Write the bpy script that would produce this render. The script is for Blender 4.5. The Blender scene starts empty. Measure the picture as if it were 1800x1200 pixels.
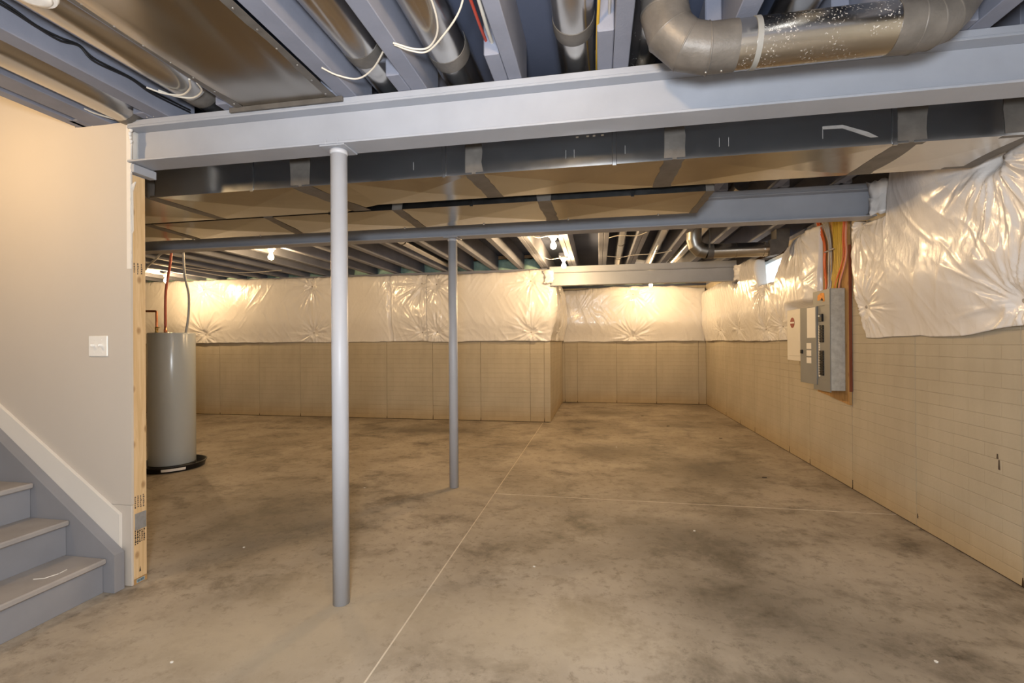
import bpy, bmesh, math, random
import numpy as np
from mathutils import Vector, Matrix

random.seed(7)
S = bpy.context.scene
COL = S.collection

# ------------------------------------------------------------------ camera
cd = bpy.data.cameras.new('camera')
cam = bpy.data.objects.new('camera', cd)
COL.objects.link(cam)
YAW, PITCH, ROLL = 0.18075, 0.00206, 0.00637
F = Vector((-math.sin(YAW) * math.cos(PITCH), math.cos(YAW) * math.cos(PITCH), math.sin(PITCH)))
R0 = Vector((math.cos(YAW), math.sin(YAW), 0))
U0 = R0.cross(F)
U = U0 * math.cos(ROLL) + R0 * math.sin(ROLL)
R = R0 * math.cos(ROLL) - U0 * math.sin(ROLL)
m = Matrix((R, U, -F)).transposed().to_4x4()
m.translation = Vector((0, 0, 1.22))
cam.matrix_world = m
cd.sensor_width = 36.0
cd.lens = 830.58 / 1800 * 36.0
cd.clip_start = 0.02
S.camera = cam

# ------------------------------------------------------------------ exposure, world
S.view_settings.view_transform = 'Standard'
S.view_settings.look = 'None'
S.view_settings.gamma = 1.0
S.view_settings.use_curve_mapping = False
S.view_settings.exposure = 0.0
W = bpy.data.worlds.new('world')
S.world = W
W.use_nodes = True
bg = W.node_tree.nodes['Background']
bg.inputs[0].default_value = (0.86, 0.95, 1.0, 1)
bg.inputs[1].default_value = 4.0

# ------------------------------------------------------------------ lights (bulb light sits with the bulbs)
BULB_STRENGTH = 1400.0
NEAR_BULB = 700.0
BULB_COLOR = (1.0, 0.67, 0.33)


def lamp(name, kind, loc, power, color, radius=0.05, aim=None, angle=None, blend=0.5):
    l = bpy.data.lights.new(name, kind)
    l.energy = power
    l.color = color
    l.shadow_soft_size = radius
    if angle:
        l.spot_size = math.radians(angle)
        l.spot_blend = blend
    o = bpy.data.objects.new(name, l)
    COL.objects.link(o)
    o.location = loc
    if aim:
        o.rotation_euler = (Vector(aim) - Vector(loc)).to_track_quat('-Z', 'Y').to_euler()
    return o


# camera flash: direct part and the part thrown up at the joists in front of the camera
lamp('flash_direct', 'POINT', (0.0, -0.25, 1.40), 240, (0.90, 0.95, 1.0), 0.14)
lamp('flash_bounce', 'SPOT', (-0.2, 0.1, 1.55), 60, (0.90, 0.95, 1.0), 0.06, (-0.75, 1.2, 2.6), 75, 0.6)

# ------------------------------------------------------------------ materials
MATS = {}


class N:
    """small node-building helper"""

    def __init__(s, name):
        s.m = bpy.data.materials.new(name)
        s.m.use_nodes = True
        s.t = s.m.node_tree
        s.b = s.t.nodes['Principled BSDF']
        MATS[name] = s.m

    def n(s, typ, **k):
        o = s.t.nodes.new(typ)
        for a, v in k.items():
            if a.startswith('_'):
                o.inputs[a[1:].replace('_', ' ')].default_value = v
            else:
                setattr(o, a, v)
        return o

    def l(s, a, b):
        s.t.links.new(a, b)

    def set(s, **k):
        for a, v in k.items():
            s.b.inputs[a.replace('_', ' ')].default_value = v
        return s

    def coord(s, scale=(1, 1, 1), kind='Object'):
        c = s.n('ShaderNodeTexCoord')
        mp = s.n('ShaderNodeMapping')
        mp.inputs['Scale'].default_value = scale
        s.l(c.outputs[kind], mp.inputs[0])
        return mp.outputs[0]

    def noise(s, vec, scale, detail=5, rough=0.55, dist=0.0):
        o = s.n('ShaderNodeTexNoise')
        o.inputs['Scale'].default_value = scale
        o.inputs['Detail'].default_value = detail
        o.inputs['Roughness'].default_value = rough
        o.inputs['Distortion'].default_value = dist
        s.l(vec, o.inputs['Vector'])
        return o.outputs['Fac']

    def ramp(s, fac, stops):
        o = s.n('ShaderNodeValToRGB')
        e = o.color_ramp.elements
        while len(e) < len(stops):
            e.new(0.5)
        for i, (p, c) in enumerate(stops):
            e[i].position = p
            e[i].color = (*c, 1) if len(c) == 3 else c
        s.l(fac, o.inputs[0])
        return o.outputs[0]

    def mix(s, fac, a, b, mode='MIX'):
        o = s.n('ShaderNodeMix', data_type='RGBA', blend_type=mode)
        for i, v in ((0, fac), (6, a), (7, b)):
            if hasattr(v, 'links'):
                s.l(v, o.inputs[i])
            else:
                o.inputs[i].default_value = v if i == 0 else (*v, 1)
        return o.outputs[2]

    def math(s, op, a, b=0.0, clamp=False):
        o = s.n('ShaderNodeMath', operation=op, use_clamp=clamp)
        for i, v in ((0, a), (1, b)):
            if hasattr(v, 'links'):
                s.l(v, o.inputs[i])
            else:
                o.inputs[i].default_value = v
        return o.outputs[0]

    def bump(s, h, strength=0.3, dist=0.01):
        o = s.n('ShaderNodeBump')
        o.inputs['Strength'].default_value = strength
        o.inputs['Distance'].default_value = dist
        s.l(h, o.inputs['Height'])
        s.l(o.outputs[0], s.b.inputs['Normal'])

    def col(s, c):
        s.l(c, s.b.inputs['Base Color'])
        return s


def plain(name, color, rough=0.5, metal=0.0, var=0.12, vscale=6.0, spec=0.5, bump=0.0):
    k = N(name)
    k.set(Roughness=rough, Metallic=metal)
    k.b.inputs['Specular IOR Level'].default_value = spec
    v = k.coord()
    f = k.noise(v, vscale, 4)
    a = tuple(c * (1 - var) for c in color)
    b = tuple(min(1, c * (1 + var)) for c in color)
    k.col(k.ramp(f, [(0.3, a), (0.7, b)]))
    if bump:
        k.bump(k.noise(v, 90, 3), bump, 0.002)
    return k


PAINT = (0.34, 0.36, 0.41)
plain('grey_paint', PAINT, 0.42, 0, 0.07, 3.0, 0.4, 0.12)
plain('column_paint_lit', (0.46, 0.475, 0.52), 0.42, 0, 0.05, 3.0, 0.4, 0.1)  # same grey paint, lightened: missing flash light put into the colour
plain('joist_paint_shaded', (0.215, 0.228, 0.285), 0.7, 0, 0.12, 4.0, 0.2, 0.25)  # the grey paint darkened: ceiling shade put into the colour
plain('deck_paint_shaded', (0.07, 0.084, 0.13), 0.8, 0, 0.12, 2.0, 0.15, 0.2)  # same paint, darker still: shade of the joist bays painted in
plain('stair_paint', (0.255, 0.255, 0.275), 0.6, 0, 0.08, 3.0, 0.3, 0.15)
plain('drywall_paint', (0.57, 0.515, 0.455), 0.75, 0, 0.02, 1.5, 0.25, 0.06)
plain('tread_paint', (0.335, 0.31, 0.295), 0.7, 0, 0.10, 5.0, 0.25, 0.15)
plain('drywall_raw', (0.76, 0.73, 0.69), 0.85, 0, 0.05, 8, 0.2, 0.1)
plain('trim_white', (0.74, 0.70, 0.645), 0.4, 0, 0.02, 3, 0.4)
plain('switch_plastic', (0.84, 0.82, 0.78), 0.3, 0, 0.01)
plain('torn_paper', (0.58, 0.56, 0.55), 0.9, 0, 0.2, 40)
plain('tank_grey', (0.43, 0.455, 0.46), 0.22, 0, 0.03, 2, 0.5)
plain('black_plastic', (0.012, 0.012, 0.013), 0.4, 0, 0.1)
plain('copper', (0.55, 0.22, 0.11), 0.3, 0.9, 0.2, 20)
plain('brass', (0.62, 0.44, 0.18), 0.3, 0.95, 0.1, 20)
plain('pex_red', (0.42, 0.085, 0.04), 0.4, 0, 0.05)
plain('conduit_grey', (0.36, 0.35, 0.33), 0.5, 0, 0.1)
plain('wire_white', (0.60, 0.56, 0.49), 0.45, 0, 0.05)
plain('wire_yellow', (0.56, 0.35, 0.03), 0.45, 0, 0.08)
plain('wire_orange', (0.62, 0.13, 0.035), 0.45, 0, 0.08)
plain('wire_pink', (0.66, 0.30, 0.22), 0.45, 0, 0.08)
plain('wire_grey', (0.42, 0.40, 0.38), 0.45, 0, 0.08)
plain('wire_black', (0.012, 0.012, 0.014), 0.5, 0, 0.1)
plain('wire_red', (0.40, 0.05, 0.03), 0.45, 0, 0.1)
plain('panel_grey', (0.235, 0.235, 0.225), 0.45, 0, 0.04)
plain('panel_galv', (0.56, 0.58, 0.57), 0.45, 0.55, 0.15, 30)
plain('enclosure_white', (0.72, 0.68, 0.61), 0.4, 0, 0.02)
plain('label_white', (0.78, 0.74, 0.68), 0.6, 0, 0.03)
plain('label_orange', (0.66, 0.25, 0.02), 0.6, 0, 0.25, 30)
plain('label_blue', (0.28, 0.42, 0.50), 0.6, 0, 0.2, 60)
plain('logo_red', (0.26, 0.035, 0.02), 0.5, 0, 0.03)
plain('ink', (0.05, 0.035, 0.025), 0.9, 0, 0.2)
plain('ink_grey', (0.14, 0.10, 0.075), 0.9, 0, 0.2)
plain('breaker_black', (0.012, 0.012, 0.012), 0.35, 0, 0.1)
plain('porcelain', (0.80, 0.78, 0.74), 0.25, 0, 0.02)
plain('sealant', (0.125, 0.115, 0.105), 0.46, 0.2, 0.2, 14, 0.4, 0.4)
plain('joint_dust', (0.60, 0.52, 0.41), 0.95, 0, 0.15, 12, 0.1)
plain('dark_gap', (0.05, 0.03, 0.018), 0.95, 0, 0.3, 10, 0.1)
plain('rigid_foam', (0.42, 0.62, 0.54), 0.8, 0, 0.15, 14, 0.2, 0.5)
plain('fastener', (0.36, 0.32, 0.28), 0.6, 0, 0.1)
plain('window_vinyl', (0.82, 0.83, 0.82), 0.4, 0, 0.01)
plain('chip_white', (0.75, 0.72, 0.66), 0.8, 0, 0.1)
plain('chip_dark', (0.07, 0.05, 0.035), 0.8, 0, 0.2)
plain('dust_film', (0.27, 0.26, 0.25), 0.95, 0, 0.2, 20, 0.1)
plain('steel_screw', (0.5, 0.5, 0.5), 0.35, 0.9, 0.1)
plain('outer_ground', (0.30, 0.28, 0.25), 0.95, 0, 0.2, 5, 0.1)


def galv(name, color, rough, streak):
    k = N(name)
    k.set(Metallic=1.0)
    v = k.coord(streak)
    f = k.noise(v, 3.0, 6, 0.6)
    k.col(k.ramp(f, [(0.25, tuple(c * 0.8 for c in color)), (0.75, color)]))
    g = k.noise(k.coord(), 22, 4, 0.6)
    r = k.n('ShaderNodeMapRange')
    r.inputs['To Min'].default_value = rough * 0.75
    r.inputs['To Max'].default_value = rough * 1.35
    k.l(g, r.inputs['Value'])
    k.l(r.outputs[0], k.b.inputs['Roughness'])
    k.bump(k.noise(k.coord(), 4, 3), 0.10, 0.01)
    return k


galv('duct_metal', (0.57, 0.585, 0.60), 0.17, (0.4, 1, 1))
galv('round_metal', (0.60, 0.59, 0.57), 0.22, (1, 0.25, 1))
k = N('pan_metal')
k.set(Metallic=1.0, Roughness=0.26)
k.col(k.ramp(k.noise(k.coord((1, 0.4, 1)), 2.0, 3), [(0.3, (0.33, 0.31, 0.28)), (0.7, (0.42, 0.40, 0.37))]))
galv('elbow_metal', (0.36, 0.35, 0.33), 0.36, (1, 1, 1))
plain('chalk', (0.30, 0.30, 0.30), 0.8, 0.3)

# scratched pipe below the joists: galvanised with paint specks
k = N('specked_metal')
v = k.coord()
sp = k.ramp(k.noise(v, 150, 3, 0.6), [(0.60, (0, 0, 0)), (0.66, (1, 1, 1))])
sp2 = k.ramp(k.noise(v, 9, 3, 0.5), [(0.44, (0, 0, 0)), (0.62, (1, 1, 1))])
fac = k.math('MULTIPLY', sp, sp2)
k.col(k.mix(fac, (0.5, 0.48, 0.45), (0.62, 0.60, 0.57)))
k.l(k.math('SUBTRACT', 1.0, fac), k.b.inputs['Metallic'])
k.l(k.math('MULTIPLY_ADD', fac, 0.4), k.b.inputs['Roughness'])
k.b.inputs['Roughness'].default_value = 0.2
k.t.links.remove(k.b.inputs['Roughness'].links[0])
k.b.inputs['Roughness'].default_value = 0.24

# poly facing of the insulation
k = N('poly_sheet')
k.set(Roughness=0.24)
k.b.inputs['Specular IOR Level'].default_value = 0.6
k.b.inputs['Coat Weight'].default_value = 0.35
k.b.inputs['Coat Roughness'].default_value = 0.14
v = k.coord()
k.col(k.ramp(k.noise(v, 2.2, 4), [(0.3, (0.74, 0.715, 0.70)), (0.7, (0.80, 0.775, 0.76))]))
h = k.noise(k.coord((1, 1, 0.45)), 26, 5, 0.6, 0.6)
k.bump(h, 0.3, 0.010)

# cast concrete wall
k = N('wall_concrete')
k.set(Roughness=0.85)
k.b.inputs['Specular IOR Level'].default_value = 0.2
c = k.n('ShaderNodeTexCoord')
sx = k.n('ShaderNodeSeparateXYZ')
k.l(c.outputs['Object'], sx.inputs[0])
cx = k.n('ShaderNodeCombineXYZ')
k.l(sx.outputs[0], cx.inputs[0])
k.l(sx.outputs[2], cx.inputs[1])
br = k.n('ShaderNodeTexBrick', offset=0.5)
br.inputs['Scale'].default_value = 1.0
br.inputs['Brick Width'].default_value = 0.224
br.inputs['Row Height'].default_value = 0.0745
br.inputs['Mortar Size'].default_value = 0.003
br.inputs['Mortar Smooth'].default_value = 0.6
br.inputs['Color1'].default_value = (1, 1, 1, 1)
br.inputs['Color2'].default_value = (0.97, 0.97, 0.97, 1)
br.inputs['Mortar'].default_value = (0.91, 0.90, 0.89, 1)
k.l(cx.outputs[0], br.inputs[0])
w = k.coord(kind='Object')
base = k.ramp(k.noise(w, 1.6, 6, 0.6), [(0.3, (0.42, 0.365, 0.277)), (0.7, (0.505, 0.445, 0.345))])
streak = k.ramp(k.noise(k.coord((6, 6, 0.5)), 2.0, 5, 0.6), [(0.35, (0.95, 0.945, 0.935)), (0.6, (1, 1, 1))])
low = k.n('ShaderNodeMapRange')
low.inputs['From Min'].default_value = 0.0
low.inputs['From Max'].default_value = 0.28
k.l(sx.outputs[2], low.inputs['Value'])
lowc = k.mix(low.outputs[0], (0.96, 0.84, 0.66), (1, 1, 1))
q = k.mix(0.75, base, br.outputs['Color'], 'MULTIPLY')
q = k.mix(1.0, q, streak, 'MULTIPLY')
q = k.mix(1.0, q, lowc, 'MULTIPLY')
k.col(q)
hh = k.math('ADD', k.math('MULTIPLY', br.outputs['Fac'], -0.6), k.math('MULTIPLY', k.noise(w, 45, 4), 0.45))
k.bump(hh, 0.35, 0.006)

# stained slab
k = N('floor_concrete')
k.b.inputs['Specular IOR Level'].default_value = 0.3
v = k.coord(kind='Object')
n1 = k.noise(k.coord((1.0, 0.9, 1)), 0.9, 9, 0.62, 0.15)
n2 = k.noise(k.coord((1.0, 1.15, 1)), 2.3, 10, 0.72, 0.2)
n3 = k.noise(v, 17, 8, 0.75, 0.2)
col = k.ramp(n1, [(0.30, (0.24, 0.196, 0.147)), (0.46, (0.345, 0.287, 0.217)), (0.64, (0.465, 0.395, 0.31))])
col2 = k.ramp(n2, [(0.34, (0.40, 0.385, 0.37)), (0.43, (0.76, 0.75, 0.74)), (0.51, (1, 1, 1)), (0.70, (1.0, 1.0, 1.0))])
col3 = k.ramp(n3, [(0.34, (0.60, 0.59, 0.57)), (0.47, (1, 1, 1)), (0.72, (1.0, 1.0, 1.0))])
q = k.mix(0.95, col, col2, 'MULTIPLY')
q = k.mix(0.9, q, col3, 'MULTIPLY')


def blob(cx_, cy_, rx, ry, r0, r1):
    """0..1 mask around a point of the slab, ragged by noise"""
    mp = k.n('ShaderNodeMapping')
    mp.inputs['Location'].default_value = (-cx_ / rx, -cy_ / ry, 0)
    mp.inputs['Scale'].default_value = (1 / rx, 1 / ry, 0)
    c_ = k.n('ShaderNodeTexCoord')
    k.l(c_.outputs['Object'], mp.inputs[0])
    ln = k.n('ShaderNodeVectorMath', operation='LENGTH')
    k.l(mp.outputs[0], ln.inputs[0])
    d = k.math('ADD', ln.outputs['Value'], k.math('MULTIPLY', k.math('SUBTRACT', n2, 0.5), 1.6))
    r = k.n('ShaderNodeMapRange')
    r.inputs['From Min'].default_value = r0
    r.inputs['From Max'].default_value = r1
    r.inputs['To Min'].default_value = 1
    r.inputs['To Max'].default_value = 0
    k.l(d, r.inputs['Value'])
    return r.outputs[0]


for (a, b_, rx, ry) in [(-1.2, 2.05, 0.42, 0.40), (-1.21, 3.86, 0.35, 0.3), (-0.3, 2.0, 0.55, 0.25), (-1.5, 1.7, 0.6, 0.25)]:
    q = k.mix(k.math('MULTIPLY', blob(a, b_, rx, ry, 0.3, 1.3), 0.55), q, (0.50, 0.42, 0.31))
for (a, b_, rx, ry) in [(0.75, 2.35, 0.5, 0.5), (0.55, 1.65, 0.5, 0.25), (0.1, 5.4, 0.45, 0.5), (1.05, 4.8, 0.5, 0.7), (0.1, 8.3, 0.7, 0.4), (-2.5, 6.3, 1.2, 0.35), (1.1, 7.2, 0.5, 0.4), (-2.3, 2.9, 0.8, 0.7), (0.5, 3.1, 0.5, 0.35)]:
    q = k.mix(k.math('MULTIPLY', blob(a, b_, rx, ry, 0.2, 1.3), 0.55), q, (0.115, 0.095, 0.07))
k.col(q)
k.l(k.ramp(n2, [(0.3, (0.5, 0.5, 0.5)), (0.7, (0.85, 0.85, 0.85))]), k.b.inputs['Roughness'])
k.bump(k.math('ADD', k.math('MULTIPLY', n3, 0.5), k.math('MULTIPLY', k.noise(v, 120, 3), 0.3)), 0.25, 0.004)


def wood(name, c1, c2, scale=(1, 1, 0.06), knots=True):
    k = N(name)
    k.set(Roughness=0.7)
    k.b.inputs['Specular IOR Level'].default_value = 0.25
    v = k.coord(scale)
    f = k.noise(v, 60, 5, 0.6, 0.8)
    q = k.ramp(f, [(0.3, c1), (0.7, c2)])
    if knots:
        vo = k.n('ShaderNodeTexVoronoi')
        vo.voronoi_dimensions = '2D'
        vo.inputs['Scale'].default_value = 9.0
        c_ = k.n('ShaderNodeTexCoord')
        s_ = k.n('ShaderNodeSeparateXYZ')
        k.l(c_.outputs['Object'], s_.inputs[0])
        cb = k.n('ShaderNodeCombineXYZ')
        k.l(s_.outputs[1], cb.inputs[0])
        k.l(k.math('MULTIPLY', s_.outputs[2], 0.6), cb.inputs[1])
        k.l(cb.outputs[0], vo.inputs['Vector'])
        kf = k.ramp(vo.outputs['Distance'], [(0.05, (1, 1, 1)), (0.13, (0, 0, 0))])
        q = k.mix(k.math('MULTIPLY', kf, 0.6), q, (0.24, 0.11, 0.04))
    k.col(q)
    k.bump(f, 0.15, 0.003)
    return k


wood('stud_wood', (0.60, 0.40, 0.20), (0.74, 0.54, 0.31))
wood('plywood', (0.34, 0.19, 0.07), (0.50, 0.30, 0.12))
wood('dark_wood_edge', (0.16, 0.04, 0.02), (0.22, 0.07, 0.035), knots=False)
wood('osb', (0.34, 0.19, 0.09), (0.42, 0.26, 0.13), (1, 1, 1), False)

k = N('bulb_glow')
k.b.inputs['Emission Color'].default_value = (*BULB_COLOR, 1)
k.b.inputs['Emission Strength'].default_value = BULB_STRENGTH
k = N('bulb_glow_near')
k.b.inputs['Emission Color'].default_value = (*BULB_COLOR, 1)
k.b.inputs['Emission Strength'].default_value = NEAR_BULB
k = N('clear_glass')
k.set(Roughness=0.0)
k.b.inputs['Transmission Weight'].default_value = 1.0
k.b.inputs['IOR'].default_value = 1.05
k.b.inputs['Base Color'].default_value = (0.97, 0.98, 0.98, 1)


# ------------------------------------------------------------------ mesh helpers
class MB:
    def __init__(s):
        s.v = []
        s.f = []
        s.sm = []

    def add(s, vs, fs, smooth=False):
        o = len(s.v)
        s.v += [tuple(p) for p in vs]
        s.f += [tuple(i + o for i in f) for f in fs]
        s.sm += [smooth] * len(fs)
        return s

    def box(s, x0, x1, y0, y1, z0, z1, ch=0.0):
        if ch <= 0:
            vs = [(x, y, z) for x in (x0, x1) for y in (y0, y1) for z in (z0, z1)]
            return s.add(vs, [(0, 1, 3, 2), (4, 6, 7, 5), (0, 4, 5, 1), (2, 3, 7, 6), (0, 2, 6, 4), (1, 5, 7, 3)])
        b = bmesh.new()
        bmesh.ops.create_cube(b, size=1)
        for v_ in b.verts:
            v_.co = Vector(((x0 + x1) / 2 + v_.co.x * (x1 - x0), (y0 + y1) / 2 + v_.co.y * (y1 - y0), (z0 + z1) / 2 + v_.co.z * (z1 - z0)))
        bmesh.ops.bevel(b, geom=b.edges[:], offset=ch, segments=1, affect='EDGES')
        b.verts.index_update()
        s.add([v_.co[:] for v_ in b.verts], [[v_.index for v_ in f.verts] for f in b.faces])
        b.free()
        return s

    def prism(s, poly, axis, a, b):
        """poly: 2-D outline; axis 0/1/2 = extrusion axis, from a to b"""
        def P(p, t):
            q = list(p)
            q.insert(axis, t)
            return tuple(q)
        n = len(poly)
        vs = [P(p, a) for p in poly] + [P(p, b) for p in poly]
        fs = [tuple(range(n))[::-1], tuple(range(n, 2 * n))]
        fs += [(i, (i + 1) % n, n + (i + 1) % n, n + i) for i in range(n)]
        return s.add(vs, fs)

    def lathe(s, prof, c=(0, 0, 0), n=28, axis=2, cap=True):
        """prof: (r, h) pairs from bottom to top"""
        vs = []
        for r, h in prof:
            for i in range(n):
                t = 2 * math.pi * i / n
                p = [r * math.cos(t), r * math.sin(t)]
                p.insert(axis, h)
                vs.append((c[0] + p[0], c[1] + p[1], c[2] + p[2]))
        fs = []
        for j in range(len(prof) - 1):
            for i in range(n):
                fs.append((j * n + i, j * n + (i + 1) % n, (j + 1) * n + (i + 1) % n, (j + 1) * n + i))
        s.add(vs, fs, True)
        if cap:
            o = len(s.v) - len(vs)
            s.f += [tuple(o + i for i in range(n))[::-1], tuple(o + (len(prof) - 1) * n + i for i in range(n))]
            s.sm += [False, False]
        return s

    def tube(s, path, r, n=10, split=False, cap=True):
        P = [Vector(p) for p in path]
        T = []
        for i in range(len(P)):
            a = P[max(i - 1, 0)]
            b = P[min(i + 1, len(P) - 1)]
            d1 = (P[i] - a).normalized() if i else None
            d2 = (b - P[i]).normalized() if i < len(P) - 1 else None
            t = (d1 or d2) + (d2 or d1)
            T.append(t.normalized() if t.length > 1e-6 else (d1 or d2))
        ref = Vector((0, 0, 1)) if abs(T[0].z) < 0.9 else Vector((1, 0, 0))
        u = (ref - T[0] * ref.dot(T[0])).normalized()
        rings = []
        for i, p in enumerate(P):
            u = (u - T[i] * u.dot(T[i])).normalized()
            w_ = T[i].cross(u)
            rr = r[i] if isinstance(r, (list, tuple)) else r
            sc = 1.0
            if 0 < i < len(P) - 1:
                dd = (P[i] - P[i - 1]).normalized()
                sc = 1.0 / max(0.5, T[i].dot(dd))
                bend = ((P[i + 1] - P[i]).normalized() - dd)
                bend = bend.normalized() if bend.length > 1e-5 else None
            else:
                bend = None
            ring = []
            for j in range(n):
                a = 2 * math.pi * j / n
                o = u * math.cos(a) * rr + w_ * math.sin(a) * rr
                if bend:
                    bb = (bend - T[i] * bend.dot(T[i]))
                    if bb.length > 1e-5:
                        bb.normalize()
                        o += bb * o.dot(bb) * (sc - 1)
                ring.append(tuple(p + o))
            rings.append(ring)
        if split:
            for i in range(len(rings) - 1):
                s.add(rings[i] + rings[i + 1], [(j, (j + 1) % n, n + (j + 1) % n, n + j) for j in range(n)], True)
        else:
            vs = [q_ for r_ in rings for q_ in r_]
            s.add(vs, [(i * n + j, i * n + (j + 1) % n, (i + 1) * n + (j + 1) % n, (i + 1) * n + j) for i in range(len(rings) - 1) for j in range(n)], True)
        if cap:
            s.add(rings[0], [tuple(range(n))[::-1]])
            s.add(rings[-1], [tuple(range(n))])
        return s

    def mesh(s, name, mat):
        me = bpy.data.meshes.new(name)
        me.from_pydata(s.v, [], s.f)
        me.polygons.foreach_set('use_smooth', s.sm)
        me.validate()
        b = bmesh.new()
        b.from_mesh(me)
        bmesh.ops.recalc_face_normals(b, faces=b.faces[:])
        b.to_mesh(me)
        b.free()
        me.materials.append(MATS[mat])
        return me

    def build(s, name, mat, parent=None):
        return link(name, s.mesh(name, mat), parent)


def link(name, me, parent=None, loc=None):
    o = bpy.data.objects.new(name, me)
    COL.objects.link(o)
    if parent:
        o.parent = parent
    if loc:
        o.location = loc
    return o


def thing(name, label, cat, loc=(0, 0, 0), group=None):
    o = bpy.data.objects.new(name, None)
    COL.objects.link(o)
    o.empty_display_size = 0.1
    o.location = loc
    o['label'] = label
    o['category'] = cat
    if group:
        o['group'] = group
    return o


def tag(o, label, cat, group=None):
    o['label'] = label
    o['category'] = cat
    if group:
        o['group'] = group
    return o


def rel(parent, mb):
    """shift a builder's world coordinates into the parent's frame"""
    p = parent.location
    mb.v = [(a - p.x, b - p.y, c_ - p.z) for a, b, c_ in mb.v]
    return mb


def part(name, mat, parent, mb):
    if parent.parent:
        p = parent.parent.location
        mb.v = [(a - p.x, b - p.y, c_ - p.z) for a, b, c_ in mb.v]
        return mb.build(name, mat, parent)
    return rel(parent, mb).build(name, mat, parent)


def structure(o):
    o['kind'] = 'structure'
    return o


def spline(pts, n=8):
    """Catmull-Rom through the points"""
    P = [Vector(p) for p in pts]
    P = [P[0] * 2 - P[1]] + P + [P[-1] * 2 - P[-2]]
    out = []
    for i in range(1, len(P) - 2):
        for j in range(n):
            t = j / n
            a, b, c_, d = P[i - 1:i + 3]
            out.append(0.5 * ((2 * b) + (c_ - a) * t + (2 * a - 5 * b + 4 * c_ - d) * t * t + (3 * b - a - 3 * c_ + d) * t ** 3))
    out.append(P[-2])
    return out


def arc_elbow(a, corner, b, rad, n=4):
    """points of a segmented elbow between straight runs a-corner-b"""
    a, c_, b = Vector(a), Vector(corner), Vector(b)
    d1, d2 = (c_ - a).normalized(), (b - c_).normalized()
    ang = d1.angle(d2)
    t = rad * math.tan(ang / 2)
    p0 = c_ - d1 * t
    axis = d1.cross(d2).normalized()
    cen = p0 + (axis.cross(d1)) * rad
    out = [a]
    for i in range(n + 1):
        q_ = Matrix.Rotation(ang * i / n, 3, axis) @ (p0 - cen) + cen
        out.append(q_)
    out.append(b)
    return out


# ------------------------------------------------------------------ the setting
XR, YB, YR, XS = 2.037, 7.172, 9.62, -0.72      # right wall, long back wall, recess wall, recess side wall
ZD, JZ, WT = 2.585, 2.345, 2.30                 # deck, joist underside, top of the concrete
XL, YF = -9.0, -2.4

# floor: three slabs parted by shallow control joints
fl = structure(MB().box(XL - 0.2, XR + 0.2, YF - 0.2, YR + 0.3, -0.12, -0.0016).build('floor', 'joint_dust'))
J = 0.003
XJ, YJ = -0.836, 3.736
for (x0, x1, y0, y1) in [(XL, XJ - J, YF, YB + 0.1), (XJ + J, XR + 0.1, YF, YJ - 2.4 * J), (XJ + J, XR + 0.1, YJ + 2.4 * J, YR + 0.1)]:
    part('slab', 'floor_concrete', fl, MB().box(x0, x1, y0, y1, -0.06, 0.0, 0.0022))


def form_panel(w, z1, course=0.0745):
    """cast panel, local x along the wall, front at y=0 facing -y, recessed joint line at every course"""
    b = MB()
    g, d = 0.0035, 0.0011
    prof = [(0.0, 0.009)]
    z = 0.009
    n = int((z1 - 0.01) / course)
    for i in range(1, n + 1):
        zc = i * course
        prof += [(0, zc - g), (d, zc - g * 0.5), (d, zc + g * 0.5), (0, zc + g)]
    prof.append((0, z1))
    vs, fs = [], []
    for y_, z_ in prof:
        vs += [(0.0025, y_, z_), (w - 0.0025, y_, z_)]
    for i in range(len(prof) - 1):
        fs.append((2 * i, 2 * i + 1, 2 * i + 3, 2 * i + 2))
    b.add(vs, fs)
    m_ = len(prof)
    # returns at the two side edges and the top
    b.add([(0.0025, 0, 0.009), (0.0025, 0, z1), (0.0, 0.012, z1), (0.0, 0.012, 0.009)], [(0, 1, 2, 3)])
    b.add([(w - 0.0025, 0, 0.009), (w - 0.0025, 0, z1), (w, 0.012, z1), (w, 0.012, 0.009)], [(0, 1, 2, 3)])
    b.add([(0, 0.012, z1), (w, 0.012, z1), (w - 0.0025, 0, z1), (0.0025, 0, z1)], [(0, 1, 2, 3)])
    return b.mesh('form_panel', 'wall_concrete')


def panels(wall, joints, origin, ang, z1=WT, cache={}):
    """joints: positions along the wall; origin + ang place local x/y in the room"""
    for a, b in zip(joints[:-1], joints[1:]):
        w_ = round(b - a, 3)
        key = (w_, z1)
        if key not in cache:
            cache[key] = form_panel(w_, z1)
        o = link('form_panel', cache[key], wall)
        c_, s_ = math.cos(ang), math.sin(ang)
        o.location = (origin[0] + a * c_, origin[1] + a * s_, 0)
        o.rotation_euler = (0, 0, ang)
        if random.random() < 0.75 and a > 0.01:
            hh_ = random.uniform(0.03, 0.07)
            g_ = MB().prism([(-0.006, 0.009), (0.006, 0.009), (0.004, hh_), (-0.002, hh_ + 0.01)], 1, -0.0012, 0.004).build('joint_gap', 'dark_gap', wall)
            g_.location = o.location
            g_.rotation_euler = o.rotation_euler


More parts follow.
